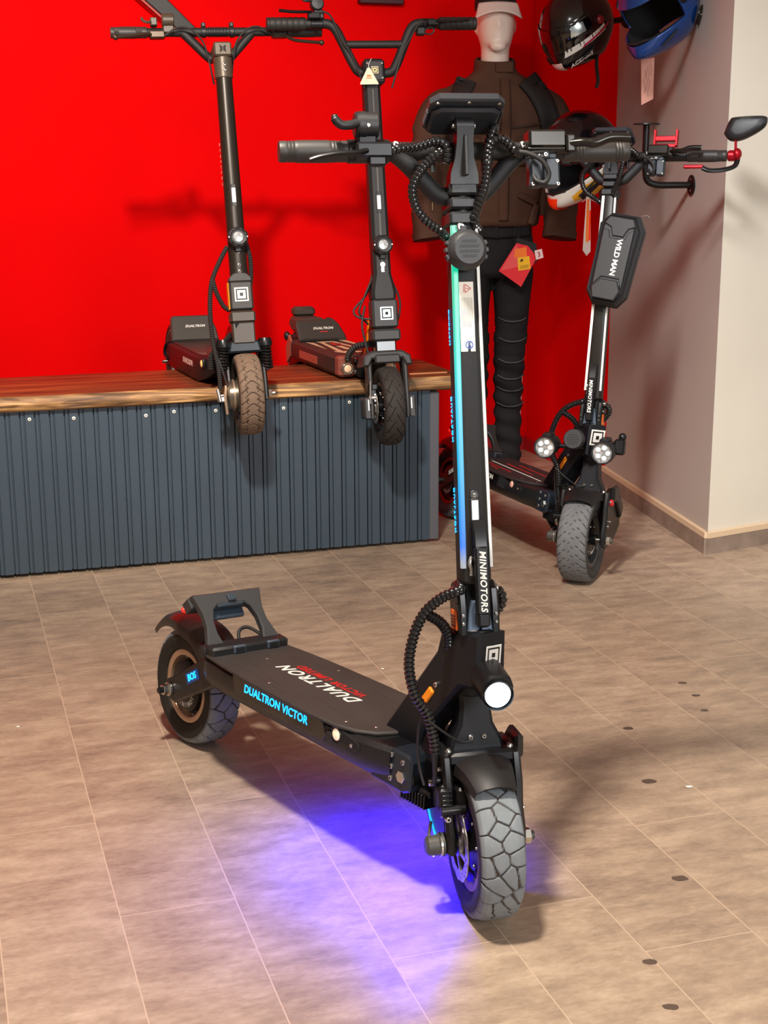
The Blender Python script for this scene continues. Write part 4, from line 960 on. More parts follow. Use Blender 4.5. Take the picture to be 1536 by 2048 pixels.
    mb = MB(T); mb.loft([[(-.0082, cy + (p.x - cy) * .93, cz + (p.y - cz) * .93) for p in oo], [(-.0092, cy + (p.x - cy) * .9, cz + (p.y - cz) * .9) for p in oo]]); mb.build('mirror_glass', mat('mirror_silver', (220, 224, 226), .03, 1.0), cl)
    mb = MB(T); mb.tube(spl([(.0, .386, E - .012), (.012, .380, E - .035), (.03, .350, E - .05), (.045, .312, E - .055), (.05, .29, E - .048)], 6), .0085, 10, sq=.8); g = mb.build('lever_guard', BLKM, bar)
    mb = MB(T); mb.box((.045, .262, E - .043), (.012, .062, .011), .003); mb.build('red_lever_tip', RED, g)
    # tail mudguard flash, kickstand, thick hose
    mb = MB(T4)
    mb.cyl((-.02, .072, .26), (-.02, .088, .262), .012, None, 18, .003); mb.build('red_axle_plug', mat('red_cap', (190, 30, 40), .4), fork)
    mb = MB(); mb.tube([(-.43, .06, .19), (-.29, .095, .075), (-.25, .105, .034)], [.012, .0105, .010], 12); mb.box((-.246, .107, .026), (.04, .036, .014), .004); mb.build('kickstand', BLKM, root)
    mb = MB(); mb.prism([(-1.12, .165), (-1.085, .21), (-1.02, .225), (-1.02, .205), (-1.07, .188), (-1.10, .155)], -.068, -.062, 'xz', .001); mb.build('mudguard_trim', mat('pale_grey_trim', (150, 150, 152), .45), root)
    for i, (x, y, z) in enumerate(((-.19, -.083, .246),)):
        mb = MB(); mb.lathe([(0, .004), (.010, .003), (.0135, .0)], (x, y, z), (0, -1, 0), 20); mb.build('front_marker_lamp', mat('pale_yellow_lens', (214, 220, 170), .2), root)
extras4()

# hard bag on its stem
def bag():
    W = wall_scooter.matrix_world @ T4
    c = V((.060, .046, 1.018)); M = W @ Matrix.Translation(c) @ Matrix.Rotation(R(-9), 4, 'X')
    root = thing('stem_bag', 'black hard shell bag with white lettering strapped to the scooter stem by the wall', 'bag', M)
    hw, hh = .069, .142
    oc = [(-hw + .03, -hh), (hw - .03, -hh), (hw - .006, -hh + .035), (hw - .002, hh * .1), (hw + .002, hh - .04), (hw - .022, hh), (-hw + .028, hh), (-hw - .002, hh - .035), (-hw + .004, 0), (-hw + .004, -hh + .035)]
    mb = MB(); mb.prism(oc, -.030, .022, 'yz', .010)
    mb.prism([(y * .9, z * .94) for y, z in oc], .018, .040, 'yz', .016); b = mb.build('bag_shell', mat('black_eva_shell', (33, 33, 35), .45, bump=.25, bscale=1500), root)
    FM = mat('black_eva_facet', (38, 38, 40), .4)
    mb = MB(); mb.prism([(-.022, .062), (.026, .062), (.034, .085), (.05, .095), (.05, -.09), (.036, -.06), (-.020, -.060), (-.042, -.088), (-.048, .086), (-.030, .085)], .036, .0445, 'yz', .002); mb.build('raised_panel', FM, b)
    mb = MB(); mb.prism([(-.016, .068), (.020, .068), (.030, .094), (.052, .104), (.04, .128), (-.036, .128), (-.050, .104), (-.026, .094)], .036, .045, 'yz', .003); mb.build('upper_facet', FM, b)
    mb = MB(); mb.prism([(-.020, -.066), (.034, -.066), (.048, -.098), (.036, -.128), (-.034, -.128), (-.044, -.096)], .036, .046, 'yz', .003); mb.build('lower_facet', FM, b)
    mb = MB(); mb.text('WILD MAN', .0235, DOWN_X(.0450, .012, .004), 0, 0, .0004, .95, bold=.03); mb.build('bag_lettering', WHT, b, smooth=False)
    mb = MB(); P_ = [V((-.004, y * 1.005, z * 1.005)) for y, z in oc]; mb.tube(P_ + [P_[0], P_[1]], .0028, 8); mb.build('zip_line', RUB, b)
    mb = MB(); mb.tube(spl([(0, .05, .147), (0, .065, .152), (0, .075, .147)], 5), .0025, 6); mb.build('zip_pull', ALU, root)
bag()

# ---------------------------------------------------------------- the two scooters on the bench
def prt(root): return (lambda n, mb, m, p=root, l=None, **k: mb.build(n, m, p, l, **k)), (lambda n, mb, m, p=root, l=None, **k: mb.build_split(n, m, p, l, **k))
def round_lamp(root, T, h, name='stem_headlight', x0=.028):
    X = (1, 0, 0); mb = MB(T)
    oc = [(.031 * cos(R(22.5 + 45 * k)) * 1.08, h + .031 * sin(R(22.5 + 45 * k)) * 1.08) for k in range(8)]; mb.prism(oc, x0, x0 + .03, 'yz', .005)
    mb.lathe([(.0215, .033), (.0245, .034), (.026, .03)], (x0, 0, h), X, 32); mb.box((x0, 0, h - .034), (.022, .02, .02), .003)
    hl = mb.build(name, BLK, root)
    mb = MB(T); mb.lathe([(0, .031), (.012, .0305), (.0215, .029)], (x0, 0, h), X, 32); mb.build('lamp_glass', CHRL, hl)
    mb = MB(T)
    for a in (0, 180): mb.bolt((x0 + .029, .0285 * cos(R(a)), h), X, .003, .002)
    mb.build_split('lamp_screw', [SLV, DARK], hl)
    return hl

def eagle():
    r, w, wb = .130, .080, .93; o = UV(.935, 4.325, .462)
    root = scooter_root('electric_scooter', 'black scooter with round stem and brown front tyre, left one standing on the bench', o, 21, 0); P, PS = prt(root)
    T = steer_frame(0, r, 10.5, -8); X = (1, 0, 0)
    TY2 = tyre_mat('brown_worn_tyre', (112, 92, 76), (50, 38, 30), (58, 46, 38)); z0 = .136
    mb = MB(); rings = []
    for x, k, dz in ((-.79, .72, .02), (-.77, .92, .006), (-.72, 1, 0), (-.30, 1, 0), (-.21, .9, .022), (-.165, .7, .045)):
        rings.append([(x, -.088 * k, z0 + dz), (x, .088 * k, z0 + dz), (x, .10 * k, z0 + .02 + dz * .8), (x, .10 * k, .218), (x, .092 * k, .226), (x, -.092 * k, .226), (x, -.10 * k, .218), (x, -.10 * k, z0 + .02 + dz * .8)])
    mb.loft(rings); deck = P('deck_body', mb, MATS['deck_black_metal'])
    mb = MB(); oo = [(-.715, -.084), (-.28, -.088), (-.2, -.06), (-.185, 0)]; mb.prism(oo + [(x, -y) for x, y in oo[:-1][::-1]], .225, .230, 'xy', .002); plate = P('deck_plate', mb, mat('reddish_dark_deck', (44, 30, 28), .35, coat=.2))
    mb = MB(); mb.prism([(-.36, -.03), (-.28, -.045), (-.26, .02), (-.34, .03)], .2298, .2304, 'xy'); P('red_deck_mark', mb, REDP, plate, smooth=False)
    mb = MB(); mb.text('DUALTRON', .026, FACE_R(-.40, -.1005, .192), 0, .15); P('side_lettering', mb, mat('dim_print', (190, 150, 140), .5), deck, smooth=False)
    # tail plate
    ku = V((-.05, 0, .10)).normalized(); KM = basis((-.70, 0, .226), (0, 1, 0), ku, V((0, 1, 0)).cross(ku))
    if KM.col[2][0] < 0: pass
    mb = MB(KM); mb.prism([(-.088, 0), (.088, 0), (.082, .05), (.064, .092), (.056, .098), (-.074, .098), (-.080, .09)], -.012, .012, 'xy', .005); kp = P('kick_plate', mb, mat('tail_plate_rubber', (46, 40, 37), .5))
    s = 1 if (KM.to_3x3() @ V((0, 0, 1))).x > 0 else -1
    mb = MB(KM); mb.text('DUALTRON', .0125, Matrix.Translation((.004, .055, s * .0123)) if s > 0 else basis((.004, .055, -.0123), (1, 0, 0), (0, 1, 0), (0, 0, 1)), 0, .3, space=1.1); P('tail_lettering', mb, WHT, kp, smooth=False)
    mb = MB(); mb.tube(spl([(-.70, -.085, .232), (-.73, -.102, .215), (-.745, -.104, .18), (-.71, -.10, .165)], 6), .006, 8); P('tail_bracket', mb, BLKM)
    RW = Matrix.Translation((-wb, 0, r)); make_wheel(root, 'rear_wheel', RW, r, w, pat_arcs, TY2, seed=2, na=300, ring=BLKM)
    for s_ in (-1, 1):
        mb = MB(); mb.prism([(-.76, .215), (-.80, .21), (-wb - .02, .145), (-wb - .02, .11), (-.78, .16), (-.74, .17)], s_ * .044, s_ * .058, 'xz', .004); P('swing_arm', mb, MATS['arm_black_metal'])
    mb = MB(); arc_shell(mb, (-wb, 0, r), r + .012, .038, 50, 170, .003, 24, .016); P('rear_mudguard', mb, BLK)
    # neck, fork and springs
    mb = MB(); mb.prism([(-.10, .34), (-.02, .36), (-.012, .26), (-.06, .25), (-.13, .20), (-.20, .165), (-.25, .20), (-.22, .23)], -.034, .034, 'xz', .006); neck = P('frame_neck', mb, mat('gloss_black_neck', (16, 16, 18), .2, .2, coat=.4))
    for s_ in (-1, 1):
        mb = MB(); ys = s_ * .1005; mb.lathe([(0, .006), (.0135, .006), (.018, .004), (.020, 0)], (-.215, s_ * .09, .205), (0, s_, 0), 28); sl = P('side_lamp', mb, BLKM, deck)
        mb = MB(); mb.ball((-.215, s_ * .0965, .205), (.0125, .004, .0125), 16, 8); P('lamp_lens', mb, mat('amber_cream_lens', (240, 200, 130), .2), sl)
    mb = MB(T); mb.box((.0, 0, .375), (.07, .080, .038), .006); mb.box((-.004, 0, .325), (.055, .072, .07), .004); hb_ = P('steering_block', mb, [mat('bronze_block', (64, 56, 48), .35, .35)])
    mb = MB(T); mb.box((-.002, 0, .442), (.064, .074, .092), .006); mb.prism([(-.037, .486), (.037, .486), (.034, .500), (.020, .512), (0, .516), (-.020, .512), (-.034, .500)], -.03, .03, 'yz', .003); sb = P('stem_block', mb, mat('matt_stem_block', (46, 43, 41), .5), hb_)
    mb = MB(T); square_emblem(mb, FACE_X(.0305, 0, .445), .044); P('square_emblem', mb, [WHT, BLK], hb_, smooth=False)
    mb = MB(T); mb.box((-.004, -.0385, .442), (.040, .003, .086), .001); P('amber_reflector', mb, ORG, hb_)
    mb = MB(T); mb.box((-.02, 0, .278), (.075, .105, .028), .006); mb.prism([(-.055, .262), (.055, .262), (.045, .30), (-.045, .30)], -.03, .02, 'yz', .006); fork = P('fork', mb, mat('blue_black_fork', (26, 32, 38), .35, .3))
    for s_ in (-1, 1):
        mb = MB(T); mb.prism([(.018, .112), (-.02, .108), (-.10, .17), (-.13, .24), (-.07, .275), (-.01, .25), (.012, .18)], s_ * .050, s_ * .066, 'xz', .005); mb.prism([(-.13, .25), (-.05, .30), (.0, .285), (-.02, .25), (-.08, .235)], s_ * .048, s_ * .084, 'xz', .008); fa = P('front_swing_arm', mb, MATS['arm_black_metal'])
        mb = MB(T); P0 = V((.0, s_ * .067, .285)); P1 = V((-.012, s_ * .072, .205)); q = [P0.lerp(P1, i / 120) + V((cos(i * .42) * .0165, sin(i * .42) * .0165, 0)) for i in range(121)]; mb.tube(q, .0036, 6); P('coil_spring', mb, mat('black_spring', (34, 32, 32), .3, .5), fa)
        mb = MB(T); mb.lathe([(0, .014), (.020, .014), (.024, .0), (.022, -.012), (0, -.012)], (.0, s_ * .067, .292), (0, 0, 1), 24); P('spring_cap', mb, BLKM, fa)
        mb = MB(T); mb.cyl((0, s_ * .066, r), (0, s_ * .078, r), .012, None, 6, .001); mb.cyl((0, s_ * .078, r), (0, s_ * .088, r), .007, None, 12); P('axle_nut', mb, SLV, fa)
    FW = T @ Matrix.Translation((0, 0, r)); fwh = make_wheel(root, 'front_wheel', FW, r, w, pat_arcs, TY2, seed=2, na=420, ring=BLKM)
    mb = MB(FW); mb.lathe([(0, .068), (.03, .068), (.045, .062), (.048, .05), (.048, .034), (.056, .032), (.056, .028)], (0, 0, 0), (0, -1, 0), 44); mb.lathe([(.0485, .05), (.0505, .049), (.0505, .044), (.0485, .043)], (0, 0, 0), (0, -1, 0), 44, 1)
    mb.tube([(.02, -.07, .03), (.03, -.076, -.01), (.02, -.072, -.06)], .005, 8, 1); P('drum_brake', mb, [mat('drum_steel', (120, 112, 100), .3, .8), GOLD], fwh)
    mb = MB(T); mb.tube([(.025, -.098, r + .02), (.03, -.092, r - .02)], .006, 10); mb.box((.02, -.085, r - .012), (.02, .03, .018), .003); P('brake_rod', mb, ALU, fork)
    # stem
    st = MB(T); st.cyl((0, 0, .50), (0, 0, 1.205), .0295, .0255, 28, .001); stem = P('stem', st, mat('bronze_stem', (44, 38, 32), .35, .4))
    mb = MB(T)
    for h in (.598, .578, .538, .518): mb.bolt((.0285, 0, h), X, .006, .003)
    for h in (1.165, 1.148): mb.bolt((.0285, .002, h), X, .0065, .003)
    PS('stem_bolt', mb, [SLV, DARK], stem)
    for h, n in ((.757, 0),):
        mb = MB(T); mb.box((.0275, 0, h), (.004, .013, .046), .001, 1); mb.box((.0265, 0, h), (.004, .016, .070), .0015); P('white_reflector', mb, [BLK, mat('reflector_white', (214, 220, 226), .3)], stem)
    mb = MB(T); mb.text('DUALTRON', .014, basis((-.008, -.0292, .86), (0, 0, -1), (-1, 0, 0), (0, -1, 0)), 0, .1, space=2.2); P('stem_lettering', mb, mat('dim_print', (190, 150, 140), .5), stem, smooth=False)
    mb = MB(T); mb.cyl((0, 0, 1.125), (0, 0, 1.19), .029, None, 28, .002); mb.box((-.022, 0, 1.212), (.106, .056, .044), .005); P('stem_clamp', mb, mat('bronze_clamp', (84, 74, 62), .4, .3), stem)
    mb = MB(T); 
    for s_ in (-1, 1): mb.piece().prism([(-.008 * s_ * 0 + s_ * .001, 1.206), (s_ * .011, 1.20), (s_ * .008, 1.212), (s_ * .011, 1.224), (s_ * .001, 1.218)], .0305, .0316, 'yz')
    PS('clamp_recess', mb, DARK, stem)
    round_lamp(root, T, .622)
    TB = T @ Matrix.Translation((-.070, 0, 0))
    hb = 1.291; BH = .338
    mb = MB(TB); mb.tube([(0, -BH + .1, hb), (0, BH - .1, hb)], .0140, 18)
    for s_ in (-1, 1): mb.tube(spl([(0, s_ * .022, 1.205), (0, s_ * .036, 1.212), (0, s_ * .075, 1.252), (0, s_ * .112, hb)], 6), .0145, 14)
    bar = P('handlebar', mb, MATTE)
    mb = MB(TB)
    for i in range(8): mb.lathe([(.0141, -.0025), (.0165, -.0012), (.0165, .0012), (.0141, .0025)], (0, -.028 + i * .008, hb), (0, 1, 0), 18)
    for y in (-.045, .045): mb.cyl((0, y - .008, hb), (0, y + .008, hb), .0175, None, 18, .002); mb.box((.0, y, hb + .022), (.018, .014, .016), .003)
    P('centre_sleeve', mb, BLK, bar)
    for s_ in (-1, 1):
        make_grip(bar, TB, s_ * (BH - .115), s_ * BH, hb, .0185)
        mb = MB(TB); zd = .022 if s_ > 0 else 0; mb.box((.02, s_ * .195, hb - .014), (.028, .05, .024), .004); mb.tube(spl([(.035, s_ * .215, hb - .016 - zd * .4), (.046, s_ * .24, hb - .018 - zd), (.05, s_ * .28, hb - .024 - zd), (.05, s_ * .325, hb - .028 - zd)], 6), .0065, 10, sq=.8); mb.ball((.05, s_ * .326, hb - .028 - zd), .009, 12, 8); P('brake_lever', mb, mat('bronze_lever', (70, 60, 50), .3, .6), bar)
        mb = MB(TB); mb.tube(spl([(.03, s_ * .17, hb - .018), (.04, s_ * .13, hb + .004), (.045, s_ * .09, hb - .004), (.04, s_ * .055, hb - .04), (.034, s_ * .04, hb - .09), (.03, s_ * .032, hb - .14), (.02, s_ * .026, hb - .17)], 8), .003, 8); P('brake_cable', mb, RUB, bar)
    mb = MB(TB); mb.cyl((.012, -.176, hb + .034), (.012, -.138, hb + .034), .0215, None, 28, .003); mb.box((.006, -.157, hb + .008), (.03, .036, .03), .004); mb.box((.012, -.202, hb + .028), (.03, .022, .026), .003); mb.tube(spl([(.026, -.21, hb + .026), (.03, -.225, hb + .024), (.03, -.237, hb + .030), (.03, -.239, hb + .038)], 5), .0045, 8); P('thumb_throttle', mb, mat('bronze_plastic', (66, 56, 44), .4), bar)
    for pts, rad in (([(.0, -.03, .60), (.0, -.055, .56), (.0, -.088, .49), (.0, -.10, .40), (.0, -.098, .30), (.01, -.088, .22), (.02, -.088, .15)], .0075), ([(.0, -.085, .50), (.0, -.075, .455), (-.01, -.055, .415), (-.02, -.035, .40)], .0075), ([(.0, .03, .61), (.0, .04, .56), (-.002, .038, .50), (-.01, .033, .47)], .0075), ([(-.03, -.03, .33), (-.04, -.06, .30), (-.05, -.10, .265), (-.06, -.105, .22)], .0095)):
        mb = MB(T); mb.hose(pts, rad, .0075, 8); P('cable_sleeve', mb, RUB, stem)
    mb = MB(T); mb.tube(spl([(.01, -.085, .245), (.018, -.075, .20), (.025, -.065, .155)], 6), .003, 8); P('brake_line', mb, RUB, fork)
    return root
eagle_scooter = eagle()

def flat_stem():
    r, w, wb = .130, .070, .95; o = UV(1.405, 4.315, .53 - .130)
    root = scooter_root('electric_scooter', 'black scooter with flat stem and cream arrow stripes, right one on the bench', o, 20, 0); P, PS = prt(root)
    T = steer_frame(0, r, 8.5, -8); X = (1, 0, 0); z0 = .1985
    TY3 = tyre_mat('dark_road_tyre', (48, 43, 40), (20, 18, 17), (36, 33, 31))
    mb = MB(); rings = []
    for x, k in ((-.80, .9), (-.78, 1), (-.27, 1), (-.235, .9)): rings.append([(x, -.09 * k, z0), (x, .09 * k, z0), (x, .104 * k, z0 + .016), (x, .104 * k, .262), (x, .092 * k, .272), (x, -.092 * k, .272), (x, -.104 * k, .262), (x, -.104 * k, z0 + .016)])
    mb.loft(rings); deck = P('deck_body', mb, mat('brown_black_deck', (44, 36, 32), .5, bump=.2, bscale=700))
    ST = mat('cream_stripe', (196, 160, 128), .55); mb = MB(); z = .2722
    for pts in ([(-.68, -.075), (-.64, -.055), (-.44, -.07)], [(-.68, -.035), (-.655, -.030), (-.36, -.056), (-.36, -.036), (-.655, -.016), (-.68, -.018)], [(-.68, -.018), (-.655, -.016), (-.655, .032), (-.68, .035)], [(-.36, -.070), (-.30, -.040), (-.36, -.022)], [(-.66, .018), (-.66, .034), (-.46, .05), (-.46, .036)], [(-.70, .06), (-.70, .085), (-.5, .09), (-.5, .08)], [(-.52, -.01), (-.52, .012), (-.40, .016), (-.42, -.008)], [(-.36, .0), (-.33, .03), (-.31, .0)]):
        mb.piece().prism(pts, z - .0004, z + .0006, 'xy')
    PS('deck_stripe', mb, ST, deck, smooth=False)
    mb = MB(); mb.prism([(-.62, -.004), (-.62, .014), (-.56, .010), (-.56, -.006)], z - .0004, z + .0006, 'xy'); mb.piece().prism([(-.60, .02), (-.60, .03), (-.55, .026), (-.55, .018)], z - .0004, z + .0006, 'xy'); PS('red_mark', mb, REDP, deck, smooth=False)
    for s_ in (-1, 1):
        mb = MB(); mb.box((-.56, s_ * .1042, .232), (.22, .002, .028), .0006); P('side_reflector', mb, mat('dusty_red_reflector', (150, 74, 60), .45), deck)
        mb = MB(); mb.prism([(-.84, .24), (-.80, .29), (-.775, .27), (-.79, .21), (-.83, .18)], s_ * .098, s_ * .108, 'xz', .002); P('tail_reflector', mb, mat('dusty_red_reflector', (150, 74, 60), .45), deck)
        mb = MB(); mb.box((-.225, s_ * .075, .238), (.05, .06, .07), .008); fr = P('front_corner', mb, mat('dusty_red_corner', (126, 66, 54), .5), deck)
        mb = MB(); mb.cyl((-.205, s_ * .075, .232), (-.193, s_ * .075, .232), .026, None, 6, .002); mb.lathe([(.016, .0), (.019, .003), (.021, 0)], (-.193, s_ * .075, .232), X, 24); P('corner_nut', mb, SLV, fr)
        mb = MB(); mb.ball((-.192, s_ * .075, .232), (.004, .0135, .0135), 16, 8); P('corner_lens', mb, mat('cream_marker', (238, 200, 166), .3), fr)
        mb = MB()
        for dz in (.052, .012): mb.bolt((-.199, s_ * .044, .208 + dz), X, .007, .005)
        PS('corner_bolt', mb, [SLV, DARK], fr)
    mb = MB(); mb.box((-.19, 0, .236), (.06, .09, .066), .006); P('front_end_block', mb, BLKM, deck)
    ku = V((-.06, 0, .085)).normalized(); KM = basis((-.70, 0, .272), (0, 1, 0), ku, V((0, 1, 0)).cross(ku))
    mb = MB(KM); mb.prism([(-.094, 0), (.09, 0), (.088, .02), (.070, .07), (.050, .093), (.034, .098), (.018, .09), (-.05, .088), (-.088, .09), (-.097, .07)], -.02, .012, 'xy', .006); kp = P('kick_plate', mb, mat('tail_plate_rubber', (46, 40, 37), .5))
    mb = MB(KM); mb.text('DUALTRON', .0135, Matrix.Translation((.004, .048, .0123)), 0, .3, space=1.1); mb.prism([(-.012, .032), (.020, .032), (.021, .035), (-.011, .035)], .0122, .0127, 'xy', 0, 1)
    if (KM.to_3x3() @ V((0, 0, 1))).x < 0: raise SystemExit('flip')
    P('tail_lettering', mb, [WHT, REDP], kp, smooth=False)
    mb = MB(); mb.prism([(-1.0, .31), (-.97, .345), (-.84, .345), (-.80, .30), (-.84, .285), (-.95, .285)], -.052, .052, 'xz', .012); mb.box((-.96, 0, .362), (.06, .085, .036), .01); P('rear_mudguard', mb, mat('grey_brown_fender', (62, 52, 47), .5))
    RW = Matrix.Translation((-wb, 0, r + .03)); make_wheel(root, 'rear_wheel', RW, r, w, pat_herring, TY3, seed=2, na=300, ring=BLKM)
    for s_ in (-1, 1):
        mb = MB(); mb.prism([(-.76, .25), (-.82, .25), (-wb - .02, .185), (-wb - .02, .14), (-.80, .19), (-.76, .20)], s_ * .05, s_ * .064, 'xz', .004); P('swing_arm', mb, BLKM)
        mb = MB(); mb.ball((-.90, s_ * .085, .275), (.018, .012, .018), 14, 10); mb.tube([(-.84, s_ * .06, .275), (-.90, s_ * .08, .275)], .008, 8); P('tail_indicator', mb, BLK)
    # neck, stem, fork
    mb = MB(); mb.prism([(-.11, .40), (-.03, .41), (-.02, .33), (-.05, .29), (-.14, .215), (-.20, .212), (-.24, .24), (-.17, .30)], -.032, .032, 'xz', .006); neck = P('frame_neck', mb, MATS['gloss_black_neck'])
    for s_ in (-1, 1):
        mb = MB(); mb.prism([(-.10, .41), (-.085, .415), (-.10, .34), (-.135, .28), (-.15, .275), (-.125, .335)], s_ * .0325, s_ * .035, 'xz', .0008); P('amber_reflector', mb, ORG, neck)
    mb = MB(T); mb.box((.0, 0, .432), (.07, .086, .095), .007); mb.box((.0, 0, .362), (.082, .094, .040), .007); sb = P('steering_block', mb, mat('grey_black_block', (48, 48, 49), .45))
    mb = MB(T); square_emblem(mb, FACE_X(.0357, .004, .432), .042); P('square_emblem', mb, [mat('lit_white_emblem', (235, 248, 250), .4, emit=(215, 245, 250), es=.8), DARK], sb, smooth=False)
    mb = MB(T); mb.box((-.01, 0, .32), (.055, .07, .06), .005); mb.cyl((-.02, 0, .27), (-.02, 0, .30), .03, None, 24, .002); P('steering_neck', mb, MATS['gloss_black_neck'], sb)
    st = MB(T); rings = []
    for z, a, b_ in ((.48, .040, .033), (.50, .041, .033), (.53, .036, .031), (.56, .029, .029), (1.18, .0268, .026)):
        rings.append([(-b_, -a + .006, z), (-b_ + .006, -a, z), (b_ - .008, -a, z), (b_, -a + .010, z), (b_, a - .010, z), (b_ - .008, a, z), (-b_ + .006, a, z), (-b_, a - .006, z)])
    st.loft(rings); stem = P('stem', st, mat('flat_stem_black', (30, 28, 28), .45, .2))
    mb = MB(T); mb.prism([(-.004, .60), (.004, .60), (.004, 1.15), (-.004, 1.15)], .0262, .029, 'yz', .0008); P('stem_rail', mb, mat('grey_rail', (74, 70, 66), .4, .4), stem)
    mb = MB(T); mb.box((.0295, 0, .79), (.003, .013, .045), .001, 1); mb.box((.0285, 0, .79), (.003, .016, .068), .0012); P('white_reflector', mb, [BLK, mat('reflector_white', (214, 220, 226), .3)], stem)
    mb = MB(T); mb.lathe([(0, .004), (.008, .004), (.010, 0)], (.029, 0, .59), X, 18); mb.box((.03, 0, .575), (.004, .012, .02), .001); mb.box((.030, 0, .612), (.006, .024, .008), .002); P('lock_tab', mb, [SLV], stem)
    round_lamp(root, T, .651, x0=.032)
    mb = MB(T); mb.box((.004, .008, 1.205), (.062, .070, .080), .008); mb.box((.036, .008, 1.205), (.006, .05, .06), .002); cl = P('stem_clamp', mb, BLK, stem)
    mb = MB(T); square_emblem(mb, FACE_X(.0395, .008, 1.207), .022); P('clamp_emblem', mb, [mat('cream_emblem', (218, 200, 150), .5), DARK], cl, smooth=False)
    mb = MB(T)
    for y in (-.016, .032):
        for z_ in (1.182, 1.228): mb.bolt((.039, y, z_), X, .004, .003)
    PS('clamp_bolt', mb, [SLV, DARK], cl)
    mb = MB(T); BH = .345; c0 = .018; hb = 1.361
    for s_ in (-1, 1): mb.tube(spl([(0, c0, 1.205), (0, c0 + s_ * .05, 1.208), (0, c0 + s_ * .072, 1.235), (0, c0 + s_ * .10, 1.295), (0, c0 + s_ * .125, 1.345), (0, c0 + s_ * .15, hb), (0, c0 + s_ * .19, hb), (0, c0 + s_ * (BH - .1), hb)], 8), .0155, 16)
    mb.tube([(0, c0 - .098, 1.296), (0, c0 + .098, 1.296)], .0125, 16); bar = P('handlebar', mb, MATTE)
    for s_ in (-1, 1):
        mb = MB(T); y0, y1 = c0 + s_ * (BH - .125), c0 + s_ * BH; n = 40; mb.tube([(0, y0 + (y1 - y0) * i / n, hb) for i in range(n + 1)], [.021 - (.0014 if i % 6 in (0, 1) else 0) for i in range(n)] + [.019], 20); P('grip', mb, RUB, bar)
        mb = MB(T); mb.cyl((0, c0 + s_ * .165, hb), (0, c0 + s_ * .205, hb), .017, None, 20, .002); mb.box((.018, c0 + s_ * .195, hb + (.02 if s_ < 0 else -.002)), (.026, .04, .02), .003)
        zz = .03 if s_ < 0 else 0; mb.tube(spl([(.03, c0 + s_ * .205, hb + zz), (.045, c0 + s_ * .235, hb + zz - .004), (.048, c0 + s_ * .27, hb + zz - .004), (.048, c0 + s_ * .31, hb + zz)], 6), .006, 10, sq=.8); P('brake_lever', mb, BLKM, bar)
        mb = MB(T); mb.tube(spl([(.024, c0 + s_ * .18, hb + zz), (.03, c0 + s_ * .145, hb - .01 + zz), (.034, c0 + s_ * .11, hb - .06), (.036, c0 + s_ * .085, hb - .10), (.036, c0 + s_ * .062, hb - .16), (.03, c0 + s_ * .045, hb - .21)], 8), .0032, 8); P('brake_cable', mb, RUB, bar)
    mb = MB(T); mb.box((.006, c0 - .178, hb + .026), (.03, .034, .03), .004); mb.lathe([(0, .02), (.018, .019), (.022, .014), (.022, -.01), (0, -.012)], (.01, c0 - .182, hb + .058), X, 28); mb.tube(spl([(.02, c0 - .20, hb + .068), (.024, c0 - .218, hb + .066), (.024, c0 - .232, hb + .074), (.024, c0 - .234, hb + .084)], 5), .005, 8); P('thumb_throttle', mb, BLK, bar)
    mb = MB(T); mb.box((.006, c0 + .155, hb - .026), (.024, .03, .026), .004); mb.tube(spl([(.016, c0 + .165, hb - .026), (.02, c0 + .185, hb - .016), (.02, c0 + .198, hb - .026), (.018, c0 + .186, hb - .038), (.014, c0 + .168, hb - .034)], 5), .0026, 8); P('bell', mb, BLK, bar)
    # fork, wheel, mudguard, brake
    mb = MB(T); mb.prism([(-.085, .262), (-.078, .295), (-.05, .312), (.05, .312), (.078, .295), (.085, .262), (.062, .262), (.05, .285), (-.05, .285), (-.062, .262)], -.075, .03, 'yz', .006); mb.box((-.02, 0, .285), (.11, .085, .03), .005); fork = P('fork_crown', mb, mat('dusty_black_fork', (46, 44, 43), .45))
    for s_ in (-1, 1):
        mb = MB(T); mb.prism([(-.035, .295), (.02, .30), (.026, .20), (.03, .145), (.028, .092), (-.034, .086), (-.04, .15), (-.03, .21)], s_ * .052, s_ * .068, 'xz', .005); mb.prism([(-.034, .16), (.03, .16), (.034, .094), (-.036, .09)], s_ * .062, s_ * .088, 'xz', .006); fl = P('fork_leg', mb, MATS['dusty_black_fork'], fork)
        mb = MB(T); mb.box((.031, s_ * .072, .13), (.003, .006, .05), .001); P('leg_trim', mb, ALU, fl)
    FW = T @ Matrix.Translation((0, 0, r)); make_wheel(root, 'front_wheel', FW, r, w, pat_herring, TY3, seed=2, na=420, ring=BLKM, disc=(-.046, .056, .036))
    mb = MB(T); mb.box((.015, -.056, r + .055), (.032, .03, .045), .005); mb.box((.03, -.05, r + .065), (.02, .02, .02), .003); mb.cyl((.03, -.07, r + .03), (.03, -.045, r + .03), .008, None, 14, .001, 1); mb.tube([(.035, -.062, r + .085), (.035, -.066, r + .01)], .004, 8, 1)
    for i in range(3): mb.bolt((.034, -.05, r + .02 + i * .02), X, .0045, .004, 1, 1)
    P('brake_caliper', mb, [BLKM, ALU], fork)
    for pts, rad in (([(.0, -.03, .56), (-.01, -.05, .50), (-.01, -.095, .45), (.0, -.085, .425), (.01, -.045, .415)], .0036), ([(.0, -.03, .55), (.0, -.06, .49), (.0, -.08, .44), (-.01, -.05, .40)], .0036), ([(-.01, .036, .54), (-.005, .058, .48), (-.005, .055, .43), (-.01, .045, .40)], .0036), ([(.0, -.06, .46), (.01, -.075, .40), (.015, -.068, .34), (.02, -.055, .28)], .0036)):
        mb = MB(T); mb.tube(spl(pts, 8), rad, 8); P('brake_line', mb, RUB, stem)
